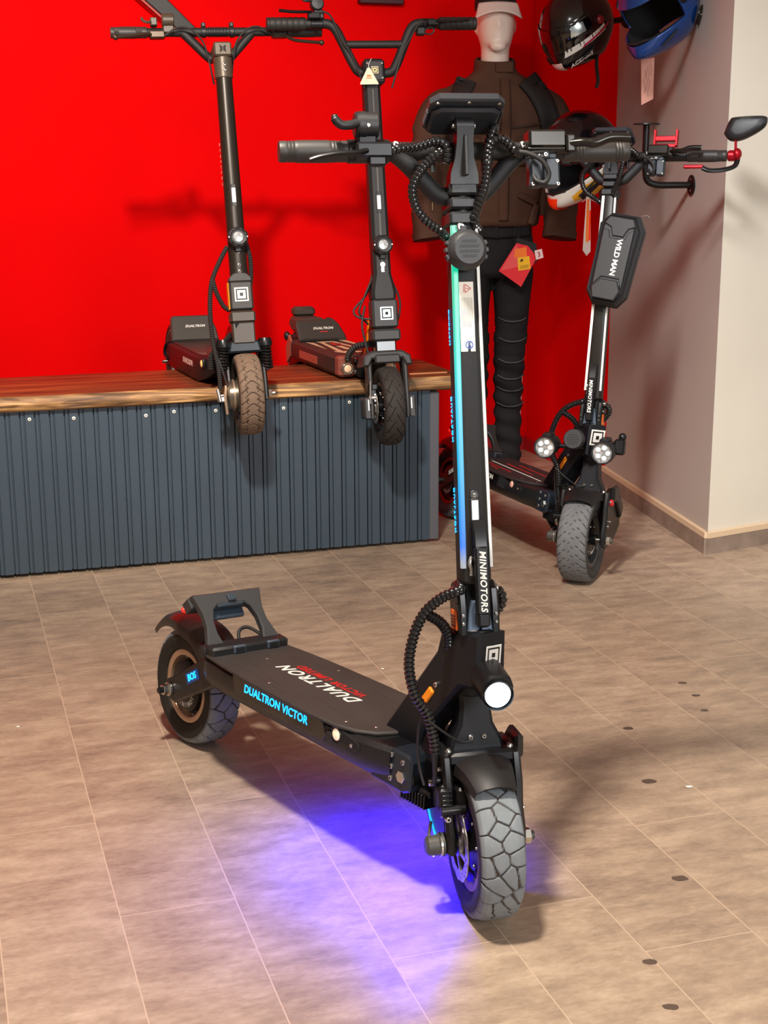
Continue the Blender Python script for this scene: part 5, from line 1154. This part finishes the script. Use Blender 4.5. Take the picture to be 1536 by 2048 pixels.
    mb = MB(); mb.hose([(-.09, -.035, .325), (-.13, -.065, .315), (-.17, -.078, .285), (-.185, -.078, .262)], .0105, .011, 10); P('cable_sleeve', mb, RUB, neck)
    return root, T
flat_scooter, T3 = flat_stem()
# swing tag hanging on its clamp
mb = MB(flat_scooter.matrix_world @ T3); y0, zt = -.014, 1.212
mb.prism([(y0 - .030, zt - .052), (y0 + .030, zt - .052), (y0 + .030, zt - .048), (y0 + .004, zt), (y0 - .004, zt), (y0 - .030, zt - .048)], .046, .0475, 'yz', .0004); q = mb.build('swing_tag', mat('cream_tag', (224, 212, 184), .5)); tag(q, 'cream triangular swing tag on the flat-stem scooter under its handlebar', 'tag')
mb = MB(flat_scooter.matrix_world @ T3); mb.prism([(y0 - .010, zt - .034), (y0 + .010, zt - .034), (y0 + .010, zt - .031), (y0 - .010, zt - .031)], .0474, .0478, 'yz'); mb.prism([(y0 - .008, zt - .028), (y0 + .008, zt - .028), (y0 + .006, zt - .022), (y0 - .006, zt - .022)], .0474, .0478, 'yz'); mb.build('tag_print', mat('orange_print', (200, 120, 60), .5), q, smooth=False)
mb = MB(flat_scooter.matrix_world @ T3); mb.tube(spl([(.0465, y0, zt - .004), (.046, y0 + .002, zt + .012), (.040, y0 + .012, zt + .03)], 5), .0009, 6); mb.build('tag_string', WHT, q)
# ---------------------------------------------------------------- mannequin in a riding jacket
def fuse(o, voxel=.011, smooth=6):
    m = o.modifiers.new('r', 'REMESH'); m.mode = 'VOXEL'; m.voxel_size = voxel
    s = o.modifiers.new('s', 'SMOOTH'); s.iterations = smooth; s.factor = .5
    dg = bpy.context.evaluated_depsgraph_get(); me = bpy.data.meshes.new_from_object(o.evaluated_get(dg)); old = o.data
    mats = list(old.materials); o.modifiers.clear(); o.data = me
    if not me.materials:
        for q in mats: me.materials.append(q)
    me.name = o.name; me.polygons.foreach_set('use_smooth', [True] * len(me.polygons)); return o
def ring(c, rx, ry, n=36, ex=.85, rot=0):
    o_ = []
    for i in range(n):
        a = 2 * pi * i / n; x = math.copysign(abs(cos(a)) ** ex, cos(a)) * rx; y = math.copysign(abs(sin(a)) ** ex, sin(a)) * ry
        o_.append((c[0] + x, c[1] + y, c[2]))
    return o_
def interp_loft(mb, spec, n=36, k=6, ex=.85):
    P_ = spl([V((s[0], s[1], s[2])) for s in spec], k); Q_ = spl([V((s[3], s[4], 0)) for s in spec], k)
    mb.loft([ring(p, max(.002, q.x), max(.002, q.y), n, ex) for p, q in zip(P_, Q_)])
MANX = UVM @ Matrix.Translation((2.18, 5.32, 0)) @ Matrix.Rotation(R(-15), 4, 'Z')
man = thing('mannequin', 'white mannequin in brown riding jacket, black jeans and white-brimmed cap standing in the red corner', 'mannequin', MANX)
SKIN = mat('white_mannequin_plastic', (232, 214, 200), .4)
mb = MB()
interp_loft(mb, [(0, 0, 1.30, .12, .09), (0, 0, 1.50, .15, .09), (0, 0, 1.62, .10, .07), (0, .0, 1.66, .062, .060), (0, -.005, 1.72, .056, .058), (0, -.010, 1.755, .056, .062), (0, -.022, 1.775, .060, .080), (0, -.018, 1.81, .069, .092), (0, -.012, 1.86, .073, .098), (0, -.004, 1.92, .074, .098), (0, 0, 1.965, .062, .085), (0, 0, 1.99, .035, .05), (0, 0, 1.998, .004, .004)], 40, 6, .95)
for s in (-1, 1): mb.ball((s * .074, .005, 1.845), (.012, .02, .032), 12, 8)
mb.ball((0, -.106, 1.842), (.013, .014, .026), 12, 8); mb.ball((0, -.095, 1.800), (.028, .012, .010), 12, 8); mb.ball((0, -.092, 1.762), (.034, .022, .022), 14, 8)
for s in (-1, 1): interp_loft(mb, [(s * .10, 0, .98, .07, .08), (s * .09, 0, .6, .05, .055), (s * .085, .01, .3, .045, .05), (s * .085, .01, .08, .035, .04), (s * .085, -.02, .06, .04, .08), (s * .085, -.04, .012, .042, .12), (s * .085, -.04, .0, .04, .115)], 20, 4)
interp_loft(mb, [(0, 0, 1.35, .12, .09), (0, 0, 1.1, .13, .09), (0, 0, .95, .15, .10)], 24, 3)
body = mb.build('mannequin_body', SKIN, man); fuse(body, .009, 4)
BROWN = mat('brown_jacket_fabric', (78, 54, 42), .85, bump=.5, bscale=700, var=.16, vscale=9, spec=.2)
mb = MB()
interp_loft(mb, [(0, .0, 1.075, .172, .120), (0, 0, 1.10, .186, .132), (0, 0, 1.20, .190, .138), (0, 0, 1.32, .205, .142), (0, 0, 1.44, .226, .145), (0, 0, 1.52, .238, .135), (0, 0, 1.575, .225, .115), (0, 0, 1.615, .185, .095), (0, 0, 1.65, .125, .084), (0, 0, 1.68, .084, .078), (0, 0, 1.705, .078, .074)], 44, 6, .85)
for s in (-1, 1):
    pts = spl([(s * .15, 0, 1.555), (s * .205, 0, 1.535), (s * .242, 0, 1.47), (s * .262, -.005, 1.37), (s * .272, -.02, 1.24), (s * .268, -.05, 1.12), (s * .262, -.07, 1.035)], 8)
    rr = [v.x for v in spl([(a, 0, 0) for a in (.060, .074, .078, .072, .068, .066, .066)], 8)]
    mb.tube(pts, rr, 22)
jk = mb.build('jacket', BROWN, man); fuse(jk, .010, 4)
for v in jk.data.vertices:                                     # cloth folds
    p = v.co; sl = abs(p.x) > .21
    q = noise.noise((p.x * 9, p.y * 9, p.z * (20 if sl else 10))) * .007 + noise.noise((p.x * 22 + 3, p.y * 20, p.z * 34)) * .0028
    if abs(p.z - 1.085) < .02 and not sl: q += .003
    v.co = p + v.normal * q
from mathutils.bvhtree import BVHTree
def drape(o, pts, width, th, name, m, parent, n=20, off=.004, dirw=None):
    """ribbon laid over the front of a garment along pts (x, z)"""
    bm = bmesh.new(); bm.from_mesh(o.data); bv = BVHTree.FromBMesh(bm); bm.free()
    C_ = spl([(x, 0, z) for x, z in pts], n); vs = []; m_ = len(C_)
    for i, c in enumerate(C_):
        t = (C_[min(i + 1, m_ - 1)] - C_[max(i - 1, 0)]).normalized(); nn = V((t.z, 0, -t.x)); w_ = width[0] + (width[1] - width[0]) * i / (m_ - 1) if isinstance(width, tuple) else width
        for k in (-1, -.5, 0, .5, 1):
            q = c + nn * w_ * .5 * k; h = bv.ray_cast(V((q.x, -1, q.z)), V((0, 1, 0)))
            y = h[0].y if h[0] else -.05
            vs.append(V((q.x, y - off - (th if abs(k) < .9 else th * .6), q.z)))
    fs = [(i * 5 + j, i * 5 + j + 1, (i + 1) * 5 + j + 1, (i + 1) * 5 + j) for i in range(m_ - 1) for j in range(4)]
    mb = MB(); mb.add(vs, fs); ob = mb.build(name, m, parent, normals=False); so = ob.modifiers.new('t', 'SOLIDIFY'); so.thickness = th + .004; so.offset = 0; return ob
STRAP = mat('black_webbing', (26, 24, 23), .75, bump=.4, bscale=900); SEAM = mat('dark_brown_seam', (52, 36, 28), .85)
drape(jk, [(-.118, 1.640), (-.142, 1.58), (-.158, 1.50), (-.165, 1.42), (-.165, 1.34)], (.075, .060), .006, 'shoulder_strap', STRAP, man)
drape(jk, [(.118, 1.642), (.160, 1.59), (.195, 1.52), (.218, 1.44), (.222, 1.37)], (.085, .080), .012, 'shoulder_strap', STRAP, man)
drape(jk, [(.03, 1.64), (.028, 1.5), (.026, 1.3), (.024, 1.1)], .036, .004, 'front_placket', BROWN, jk)
drape(jk, [(.045, 1.64), (.044, 1.5), (.042, 1.3), (.04, 1.1)], .004, .003, 'placket_seam', SEAM, jk)
drape(jk, [(.075, 1.405), (.18, 1.405)], .020, .006, 'chest_pocket_flap', BROWN, jk)
drape(jk, [(.075, 1.355), (.18, 1.355)], .085, .004, 'chest_pocket', BROWN, jk)
drape(jk, [(-.17, 1.405), (-.07, 1.405)], .020, .006, 'chest_pocket_flap', BROWN, jk)
drape(jk, [(.085, 1.20), (.16, 1.165)], .022, .005, 'lower_pocket_welt', BROWN, jk)
drape(jk, [(-.16, 1.165), (-.085, 1.20)], .022, .005, 'lower_pocket_welt', BROWN, jk)
drape(jk, [(-.17, 1.47), (-.05, 1.455), (.06, 1.455), (.17, 1.47)], .004, .002, 'chest_seam', SEAM, jk)
drape(jk, [(.14, 1.085), (.165, 1.16)], .03, .006, 'waist_tab', BROWN, jk)
mb = MB(); rings = []
for z, r0, r1 in ((1.685, .070, .074), (1.70, .066, .080), (1.735, .064, .077), (1.742, .066, .074)): rings.append([(cos(2 * pi * i / 40) * r1 * 1.05, sin(2 * pi * i / 40) * r1, z - .02 + .016 * sin(2 * pi * i / 40)) for i in range(40)])
rings += [[(x * .9, y * .9, z) for x, y, z in r_] for r_ in rings[::-1]]
mb.loft(rings, caps=False); mb.box((.028, -.084, 1.685), (.07, .008, .04), .003); mb.build('collar', BROWN, jk)
for s in (-1, 1):
    mb = MB(); mb.tube([(s * .2645, -.066, 1.055), (s * .261, -.0705, 1.027)], [.0695, .068], 28, 0, False); mb.tube([(s * .2615, -.070, 1.030), (s * .261, -.0705, 1.0265)], .063, 24, 1); mb.build('cuff', [BROWN, DARK], jk)
    mb = MB(); mb.box((s * .24, -.128, 1.05), (.05, .008, .018), .003); mb.build('cuff_tab', BROWN, jk)
mb = MB(); mb.box((-.255, -.122, 1.17), (.006, .006, .06), .001); mb.build('sleeve_zip', mat('old_brass_zip', (110, 92, 66), .4, .7), jk)
# jeans
JEAN = mat('black_denim', (30, 29, 30), .85, bump=.5, bscale=800, var=.15, vscale=10, spec=.2)
mb = MB()
interp_loft(mb, [(0, 0, 1.12, .150, .108), (0, 0, 1.06, .160, .115), (0, 0, .98, .166, .12), (0, 0, .90, .150, .115), (0, 0, .87, .12, .09)], 36, 5)
for s in (-1, 1):
    interp_loft(mb, [(s * .080, 0, .98, .085, .105), (s * .083, 0, .88, .084, .10), (s * .083, -.005, .76, .072, .088), (s * .080, -.012, .66, .066, .080), (s * .076, -.018, .58, .064, .078), (s * .074, -.008, .50, .062, .072), (s * .074, .005, .38, .058, .066), (s * .076, .01, .24, .056, .062), (s * .078, .01, .12, .055, .060), (s * .078, .01, .05, .054, .060)], 28, 8)
jn = mb.build('jeans', JEAN, man); fuse(jn, .008, 3)
RIBS = (.695, .683, .671, .659, .647)
for v in jn.data.vertices:
    p = v.co; q = noise.noise((p.x * 10, p.y * 10, p.z * 22)) * .0035
    if p.z < .56: q += .0045 * sin(p.z * 85 + p.x * 25 + 3 * noise.noise((p.x * 5, p.y * 5, p.z * 7)))
    if .64 < p.z < .71: q += .0025 * sin((p.z) * 2 * pi / .014)
    if abs(p.z - .625) < .02: q += .004
    v.co = p + v.normal * q
THR = mat('grey_thread', (62, 60, 60), .8)
for zz in (.712, .632, .545, .475, .425, .36): drape(jn, [(.022, zz), (.05, zz - .012), (.08, zz - .014), (.11, zz - .010), (.132, zz)], .003, .0015, 'jeans_seam', THR, jn, 8)
drape(jn, [(-.14, 1.058), (0, 1.05), (.14, 1.058)], .036, .004, 'waistband', JEAN, jn)
for x in (-.09, .0, .09): drape(jn, [(x, 1.075), (x, 1.03)], .012, .005, 'belt_loop', JEAN, jn, 6)
# cap: black crown, white curved brim
mb = MB(); interp_loft(mb, [(0, -.002, 1.905, .080, .104), (0, 0, 1.93, .081, .105), (0, 0, 1.96, .076, .100), (0, 0, 1.995, .055, .075), (0, 0, 2.012, .02, .03), (0, 0, 2.014, .004, .004)], 36, 5, .95)
cap = mb.build('cap', mat('black_cap_cloth', (22, 20, 20), .85), man)
vs = []; nx, ny = 25, 9
for j in range(ny):
    t = j / (ny - 1)
    for i in range(nx):
        a = -1 + 2 * i / (nx - 1); x = a * (.074 + .016 * t); y = -.090 * sqrt(max(0, 1 - (a * .72) ** 2)) - .014 - t * .040 * (1 - .3 * a * a); z = 1.922 - t * .040 - (.002 + .020 * t) * abs(a) ** 2; vs.append((x, y, z))
mb = MB(); mb.add(vs, [(j * nx + i, j * nx + i + 1, (j + 1) * nx + i + 1, (j + 1) * nx + i) for j in range(ny - 1) for i in range(nx - 1)]); br = mb.build('cap_brim', mat('white_cap_brim', (226, 212, 202), .7), cap, normals=False)
so = br.modifiers.new('t', 'SOLIDIFY'); so.thickness = .004

# swing tag on the jeans
def flat_tag(name, label, M, parts, cat='tag', group=None):
    """thin printed card: parts = [(outline, thickness, material, child name)]"""
    root = None
    for i, (pts, z, m, nm) in enumerate(parts):
        mb = MB(M); mb.prism(pts, -z if i else -.0008, z, 'xy', 0); o = mb.build(name if i == 0 else nm, m, root, smooth=False)
        if i == 0: root = tag(o, label, cat, group)
    return root
def tagplane(u, v, z, yaw=0): return UVM @ Matrix.Translation((u, v, z)) @ Matrix.Rotation(yaw, 4, 'Z') @ Matrix.Rotation(pi / 2, 4, 'X')
RT = mat('red_card', (222, 44, 52), .4); YT = mat('yellow_card', (236, 180, 30), .45); PK = mat('pink_red_card', (226, 84, 84), .4)
o = flat_tag('swing_tag', 'red and yellow diamond swing tag hanging from the black jeans', tagplane(2.213, 5.140, .928), [
    ([(-.004, .086), (-.078, -.021), (.019, -.086), (.086, .030), (.044, .075)], .001, RT, ''),
    ([(-.006, .078), (-.070, -.020), (.02, -.004), (.012, .055)], .0014, PK, 'tag_panel'),
    ([(-.010, .062), (.038, .070), (.042, .034), (-.014, .030)], .0016, mat('orange_card', (240, 120, 40), .45), 'tag_band'),
    ([(.000, .030), (.052, .034), (.058, -.016), (.006, -.022)], .0019, YT, 'tag_sticker')])
mb = MB(tagplane(2.213, 5.140, .928)); mb.prism([(.012, .012), (.024, .014), (.026, .024), (.014, .022)], .0018, .0021, 'xy')
for i in range(3): mb.prism([(.012, -.004 - i * .005), (.050, -.001 - i * .005), (.050, .0005 - i * .005), (.012, -.0025 - i * .005)], .0018, .0021, 'xy')
mb.build('tag_print', mat('dark_card_print', (70, 46, 20), .6), o, smooth=False)
mb = MB(UVM); mb.tube(spl([(2.206, 5.140, 1.008), (2.205, 5.150, 1.05), (2.215, 5.165, 1.085)], 6), .0012, 6); mb.build('tag_string', STRAP, o)
o = flat_tag('size_label', 'small white size label beside the red swing tag on the jeans', tagplane(2.300, 5.125, .968, 0), [([(-.020, .016), (.012, .022), (.020, -.012), (-.012, -.020)], .001, mat('white_label', (226, 196, 190), .6), '')])
mb = MB(tagplane(2.300, 5.125, .968)); mb.text('3', .026, Matrix.Translation((0, 0, .0012)) @ Matrix.Rotation(.2, 4, 'Z')); mb.build('label_digit', mat('maroon_print', (150, 40, 48), .6), o, smooth=False)
o = flat_tag('black_hang_tag', 'black hang tag behind the red one on the jeans', tagplane(2.265, 5.155, .99), [([(-.05, .045), (.035, .02), (.045, -.045), (.01, -.075), (-.05, -.01)], .001, mat('black_card', (24, 22, 22), .5), '')])

# ---------------------------------------------------------------- helmets and their wall hooks
def hook(name, label, M_, fl, pts, plate=None):
    root = thing(name, label, 'helmet hook', Matrix.Translation(M_ @ V(fl)), 'helmet hooks on the taupe wall')
    I = Matrix.Translation(-(M_ @ V(fl))); I = I @ M_
    nrm = V(pts[1]) - V(pts[0]); nrm.normalize()
    mb = MB(I); P_ = spl([V(p) for p in pts], 8) if len(pts) > 2 else [V(p) for p in pts]; mb.tube(P_, .0115, 14); mb.build('hook_arm', mat('black_hook_metal', (20, 19, 19), .35, .4), root)
    mb = MB(I); f = V(fl); mb.lathe([(0, .009), (.026, .008), (.034, .004), (.034, 0), (0, 0)], f, nrm, 28); pl_ = mb.build('wall_flange', MATS['black_hook_metal'], root)
    mb = MB(I)
    for a in (0, 120, 240):
        x = nrm.cross(V((0, 0, 1))).normalized(); mb.bolt(f + nrm * .008 + x * .022 * cos(R(a)) + V((0, 0, .022 * sin(R(a)))), nrm, .0035, .002)
    mb.build_split('flange_screw', [SLV, DARK], pl_)
    if plate: mb = MB(I); mb.lathe([(0, .004), (.045, .004), (.046, 0), (0, 0)], plate, (0, 0, 1), 28); mb.build('rest_plate', MATS['black_hook_metal'], root)
    return root
hook('helmet_hook', 'empty black helmet hook with upright and small top plate on the taupe wall', UVM, (2.513, 4.335, 1.235), [(2.513, 4.335, 1.235), (2.46, 4.345, 1.235), (2.395, 4.36, 1.236), (2.362, 4.37, 1.250), (2.352, 4.37, 1.285), (2.350, 4.37, 1.33), (2.350, 4.37, 1.435)], (2.350, 4.37, 1.435))
def helmet(name, label, pos, fwd, up, shell_m, chin_m, visor_m, trim_m, text=None, strap=True, chin_push=.30, port=(-10, 26), sc=1.0):
    f = V(fwd).normalized(); u_ = V(up); l = u_.cross(f).normalized(); u_ = f.cross(l)
    M = UVM @ basis(pos, f, l, u_); root = thing(name, label, 'helmet', M, 'helmets hung on wall hooks')
    A_, B_, C_ = .135 * sc, .112 * sc, .125 * sc; NA, NE = 72, 44
    def pt(az, el, k=1.0):
        a = abs(az); push = 1 + chin_push * math.exp(-(az / 42) ** 2) * math.exp(-((el + 34) / 20) ** 2)
        lowr = 1 - .10 * max(0, (-el - 20) / 40) * (a > 90)
        return V((A_ * cos(R(el)) * cos(R(az)) * push * k, B_ * cos(R(el)) * sin(R(az)) * (1 + .02 * push) * k * lowr, C_ * sin(R(el)) * k))
    els = [-54 + (90 + 54) * i / NE for i in range(NE + 1)]; azs = [-180 + 360 * i / NA for i in range(NA)]
    def region(az, el):
        a = abs((az + 180) % 360 - 180)
        if port[0] < el < port[1] and a < 74 - max(0, el - 10) * .4: return 'port'
        if el <= port[0] + 4 and a < 104: return 'chin'
        if el < -46: return None
        return 'shell'
    def patch(reg, k):
        mb = MB(); idx = {}; fs = []
        for i in range(NE):
            for j in range(NA):
                e = (els[i] + els[i + 1]) / 2; a = azs[j] + 180 / NA
                if region(a, e) not in reg: continue
                q = []
                for ii, jj in ((i, j), (i, (j + 1) % NA), (i + 1, (j + 1) % NA), (i + 1, j)):
                    key = (ii, jj)
                    if key not in idx: idx[key] = len(mb.v); mb.v.append(tuple(pt(azs[jj], els[ii], k)))
                    q.append(idx[key])
                fs.append(tuple(q))
        mb.f = fs; mb.mi = [0] * len(fs); mb.g = [0] * len(fs); return mb
    def thick(o, t):
        s = o.modifiers.new('t', 'SOLIDIFY'); s.thickness = t; s.offset = -1; b = o.modifiers.new('b', 'BEVEL'); b.width = .0015; b.segments = 2; return o
    sh = thick(patch(('shell',), 1.0).build('helmet_shell', shell_m, root, ang=60), .006)
    ch = thick(patch(('chin',), 1.015).build('chin_bar', chin_m, root, ang=60), .008)
    ln = patch(('shell', 'chin'), .93).build('lining', mat('black_helmet_padding', (18, 17, 19), .9), root, ang=60)
    if visor_m: thick(patch(('port',), 1.035).build('visor', visor_m, root, ang=60), .003)
    for s in (-1, 1):                                             # visor pivot, vents, strap
        mb = MB(); c = pt(s * 82, 6, 1.03); mb.cyl(c - V((0, s * .008, 0)), c + V((0, s * .004, 0)), .017, .013, 20, .002); mb.build('visor_pivot', trim_m, sh)
        mb = MB(); c = pt(s * 34, -30, 1.03); c2 = pt(s * 58, -22, 1.03); mb.tube([c, c.lerp(c2, .5) + V((0, s * .003, 0)), c2], [.006, .011, .005], 10, sq=.5); mb.build('chin_vent', DARK, ch)
    mb = MB(); mb.tube([pt(-20, port[0] + 2, 1.02), pt(0, port[0] + 2, 1.02), pt(20, port[0] + 2, 1.02)], .004, 8); mb.build('port_gasket', RUB, ch)
    if strap:
        mb = MB(); c = pt(70, -45, .9); d = M.to_3x3().inverted() @ V((0, 0, -1)); P_ = [c, c + d * .05 + V((.004, 0, 0)), c + d * .11 + V((-.004, .004, 0)), c + d * .135]; mb.tube(spl(P_, 5), .009, 6, sq=.25); mb.build('chin_strap', STRAP, root)
    if text:
        az, el, size, rot, m = text; c = pt(az, el, 1.03); n_ = (pt(az, el, 1.0)).normalized(); x = (pt(az + 4, el) - pt(az - 4, el)).normalized(); y = n_.cross(x).normalized(); n2 = x.cross(y)
        mb = MB(); mb.text('ACERBIS', size, basis(c + n2 * .002, x, y, n2) @ Matrix.Rotation(R(rot), 4, 'Z'), 0, .15, .0006); mb.build('chin_lettering', m, ch, smooth=False)
    return root, M, pt, ch, sh
def decal(pt, cs, k, n=10):
    """curved patch on a helmet: cs = four (az, el) corners in order"""
    mb = MB(); vs = []
    for i in range(n + 1):
        for j in range(n + 1):
            a, b_ = i / n, j / n; f = lambda q: (cs[0][q] * (1 - a) + cs[1][q] * a) * (1 - b_) + (cs[3][q] * (1 - a) + cs[2][q] * a) * b_
            vs.append(pt(f(0), f(1), k))
    mb.add(vs, [(i * (n + 1) + j, (i + 1) * (n + 1) + j, (i + 1) * (n + 1) + j + 1, i * (n + 1) + j + 1) for i in range(n) for j in range(n)]); return mb
GB = mat('gloss_black_shell', (12, 12, 14), .18, coat=.6); BLUE = mat('metallic_blue_shell', (18, 62, 128), .22, .3, coat=.6); SMOKE = mat('dark_smoke_visor', (10, 9, 12), .06, coat=.8)
CHW = bpy.data.materials.new('white_orange_graphic'); CHW.use_nodes = True
def graphic():
    nt = CHW.node_tree; b = nt.nodes['Principled BSDF']; tc = N(nt, 'ShaderNodeTexCoord'); mp = N(nt, 'ShaderNodeMapping'); mp.inputs['Scale'].default_value = (8, 4, 12); mp.inputs['Rotation'].default_value = (.4, .9, .3); nt.links.new(tc.outputs['Object'], mp.inputs[0])
    vo = N(nt, 'ShaderNodeTexVoronoi'); vo.inputs['Scale'].default_value = 1.6; nt.links.new(mp.outputs[0], vo.inputs['Vector']); sp = N(nt, 'ShaderNodeSeparateColor'); nt.links.new(vo.outputs['Color'], sp.inputs[0])
    r = N(nt, 'ShaderNodeValToRGB'); r.color_ramp.interpolation = 'CONSTANT'; e = r.color_ramp.elements; e[0].color = lin((224, 218, 206)); e[1].position = .93; e[1].color = lin((240, 70, 22)); k = e.new(.58); k.color = lin((236, 170, 34)); nt.links.new(sp.outputs[0], r.inputs[0]); nt.links.new(r.outputs[0], b.inputs['Base Color']); b.inputs['Roughness'].default_value = .25; b.inputs['Coat Weight'].default_value = .5
graphic()
FLUO = mat('fluorescent_orange', (255, 58, 16), .35)
h1, M1, pt1, ch1, sh1 = helmet('motorcycle_helmet', 'glossy black full-face helmet with dark visor and white chin lettering, hung near the red corner', (2.345, 4.93, 1.812), (-.80, -.46, -.60), (-.5, -.2, .9), GB, GB, SMOKE, mat('red_visor_pivot', (150, 20, 36), .3), (36, -31, .025, 8, WHT), sc=1.14)
decal(pt1, [(14, -17), (84, -9), (84, 0), (16, -8)], 1.036).build('white_flash', WHT, ch1)
decal(pt1, [(40, -14), (92, -6), (96, -2), (46, -10)], 1.042).build('red_flash', mat('crimson_flash', (176, 20, 60), .35), ch1)
decal(pt1, [(-16, -40), (8, -42), (8, -22), (-14, -22)], 1.036).build('chin_badge', mat('pale_pink_badge', (226, 196, 186), .4), ch1)
decal(pt1, [(30, 6), (54, 6), (54, 20), (34, 20)], 1.044).build('painted_visor_glint', mat('silver_visor_glint', (200, 214, 214), .15, .7), sh1)  # pale silver patch paints a glint onto the dark visor
h2, M2, pt2, ch2, sh2 = helmet('motorcycle_helmet', 'metallic blue helmet with open black eye port, hung highest on the taupe wall', (2.405, 4.42, 1.825), (-.78, -.34, -.66), (-.55, -.12, .9), BLUE, BLUE, None, BLKM, None, False, .42, sc=1.16, port=(-14, 30))
h3, M3, pt3, ch3, sh3 = helmet('motorcycle_helmet', 'black helmet with orange, yellow and white chin bar hung behind the scooter by the wall', (2.335, 4.86, 1.345), (-.80, -.34, -.60), (-.5, -.1, .9), GB, CHW, None, FLUO, None, True, .42, sc=1.28, port=(-16, 28))
decal(pt3, [(-16, -46), (2, -46), (8, -18), (-14, -16)], 1.048).build('orange_chin_tip', FLUO, ch3)
decal(pt3, [(66, 10), (100, 2), (98, 4), (86, 26)], 1.03).build('orange_arrow', FLUO, sh3)
decal(pt3, [(34, -40), (70, -30), (66, -24), (36, -30)], 1.05).build('black_chin_slot', DARK, ch3)
def hook_to(h_, parts, label, fl):
    f = UVM @ V(fl); c = h_.matrix_world.translation.copy(); d = (c - f).normalized(); best = (c - f).length
    for p in parts:
        dg = bpy.context.evaluated_depsgraph_get(); e = p.evaluated_get(dg); me = e.to_mesh(); bm = bmesh.new(); bm.from_mesh(me); bm.transform(h_.matrix_world); bv = BVHTree.FromBMesh(bm); bm.free(); e.to_mesh_clear()
        for off in (V((0, 0, 0)), V((0, 0, .012)), V((0, 0, -.012)), D1 * .012, D1 * -.012):
            r_ = bv.ray_cast(f + off, d)
            if r_[0]: best = min(best, r_[3])
    e = UVM.inverted() @ (f + d * (best - .006)); m_ = V(fl).lerp(e, .5)
    return hook('helmet_hook', label, UVM, fl, [fl, tuple(m_), tuple(e)])
hook_to(h2, (sh2, ch2), 'black helmet hook beside the blue helmet, highest on the taupe wall', (2.512, 4.33, 1.79))
hook_to(h3, (sh3, ch3), 'black helmet hook holding the helmet with orange and white chin bar', (2.628, 5.03, 1.34))
hook_to(h1, (sh1, ch1), 'black helmet hook behind the visored helmet near the red corner', (2.634, 5.08, 1.86))
PINK = mat('pink_price_card', (236, 176, 158), .55)
o = flat_tag('price_tag', 'pink price tag hanging below the blue helmet on the taupe wall', tagplane(2.447, 4.56, 1.60, .25), [([(-.032, .085), (.030, .088), (.032, -.068), (-.022, -.090)], .0008, PINK, ''), ([(-.032, .062), (.030, .072), (.030, .090), (-.032, .086)], .0012, mat('mauve_band', (130, 60, 84), .5), 'tag_band')])
mb = MB(tagplane(2.447, 4.56, 1.60, .25))
for i, (x, a, b_) in enumerate(((-.012, .03, -.05), (-.002, .045, -.045), (.008, .04, -.06), (.018, .05, .01))):
    mb.tube(spl([(x + .004 * sin(k * 1.7 + i), a + (b_ - a) * k / 6, .001) for k in range(7)], 4), .0007, 5)
mb.build('tag_handwriting', mat('grey_pencil', (150, 110, 104), .7), o)
mb = MB(UVM); mb.tube([(2.46, 4.56, 1.685), (2.47, 4.55, 1.74)], .008, 6, sq=.2); mb.build('tag_strap', STRAP, o)
o = flat_tag('price_tag', 'orange and white folded tag hanging below the orange and white helmet', tagplane(2.326, 4.75, 1.085, .5), [([(-.012, .11), (.014, .11), (.022, -.09), (-.002, -.105), (-.026, -.085)], .0008, mat('white_folded_card', (214, 196, 186), .5), ''), ([(-.010, .10), (.004, .10), (.004, -.06), (-.012, -.05)], .0014, mat('orange_card', (240, 120, 40), .45), 'tag_band'), ([(.006, .06), (.016, .06), (.018, -.05), (.006, -.05)], .0014, FLUO, 'tag_band')])
mb = MB(UVM); mb.tube([(2.30, 4.75, 1.175), (2.326, 4.75, 1.19), (2.36, 4.75, 1.172)], .0012, 6); mb.build('tag_string', mat('pale_string', (190, 150, 150), .6), o)

# ---------------------------------------------------------------- things on the red wall
mb = MB(); mb.prism([(1.125, 1.862), (1.055, 1.850), (.60, 2.235), (.66, 2.30)], 5.955, 6.026, 'xz', .004); o = mb.build('slanting_board', mat('dark_grey_board', (44, 44, 44), .5)); o.matrix_world = UVM; tag(o, 'dark grey board slanting down the red wall behind the left bench scooter', 'board')
mb = MB(); mb.tube([(1.03, 5.955, 1.862), (.60, 5.955, 2.225)], .005, 8); mb.build('board_edge', mat('pale_edge', (190, 90, 90), .5), o)
mb = MB(); mb.box((1.93, 6.01, 2.08), (.20, .04, .165), .004); o = mb.build('display_box', mat('maroon_black_box', (58, 14, 18), .5)); o.matrix_world = UVM; tag(o, 'dark box on the red wall above the right bench scooter', 'box')
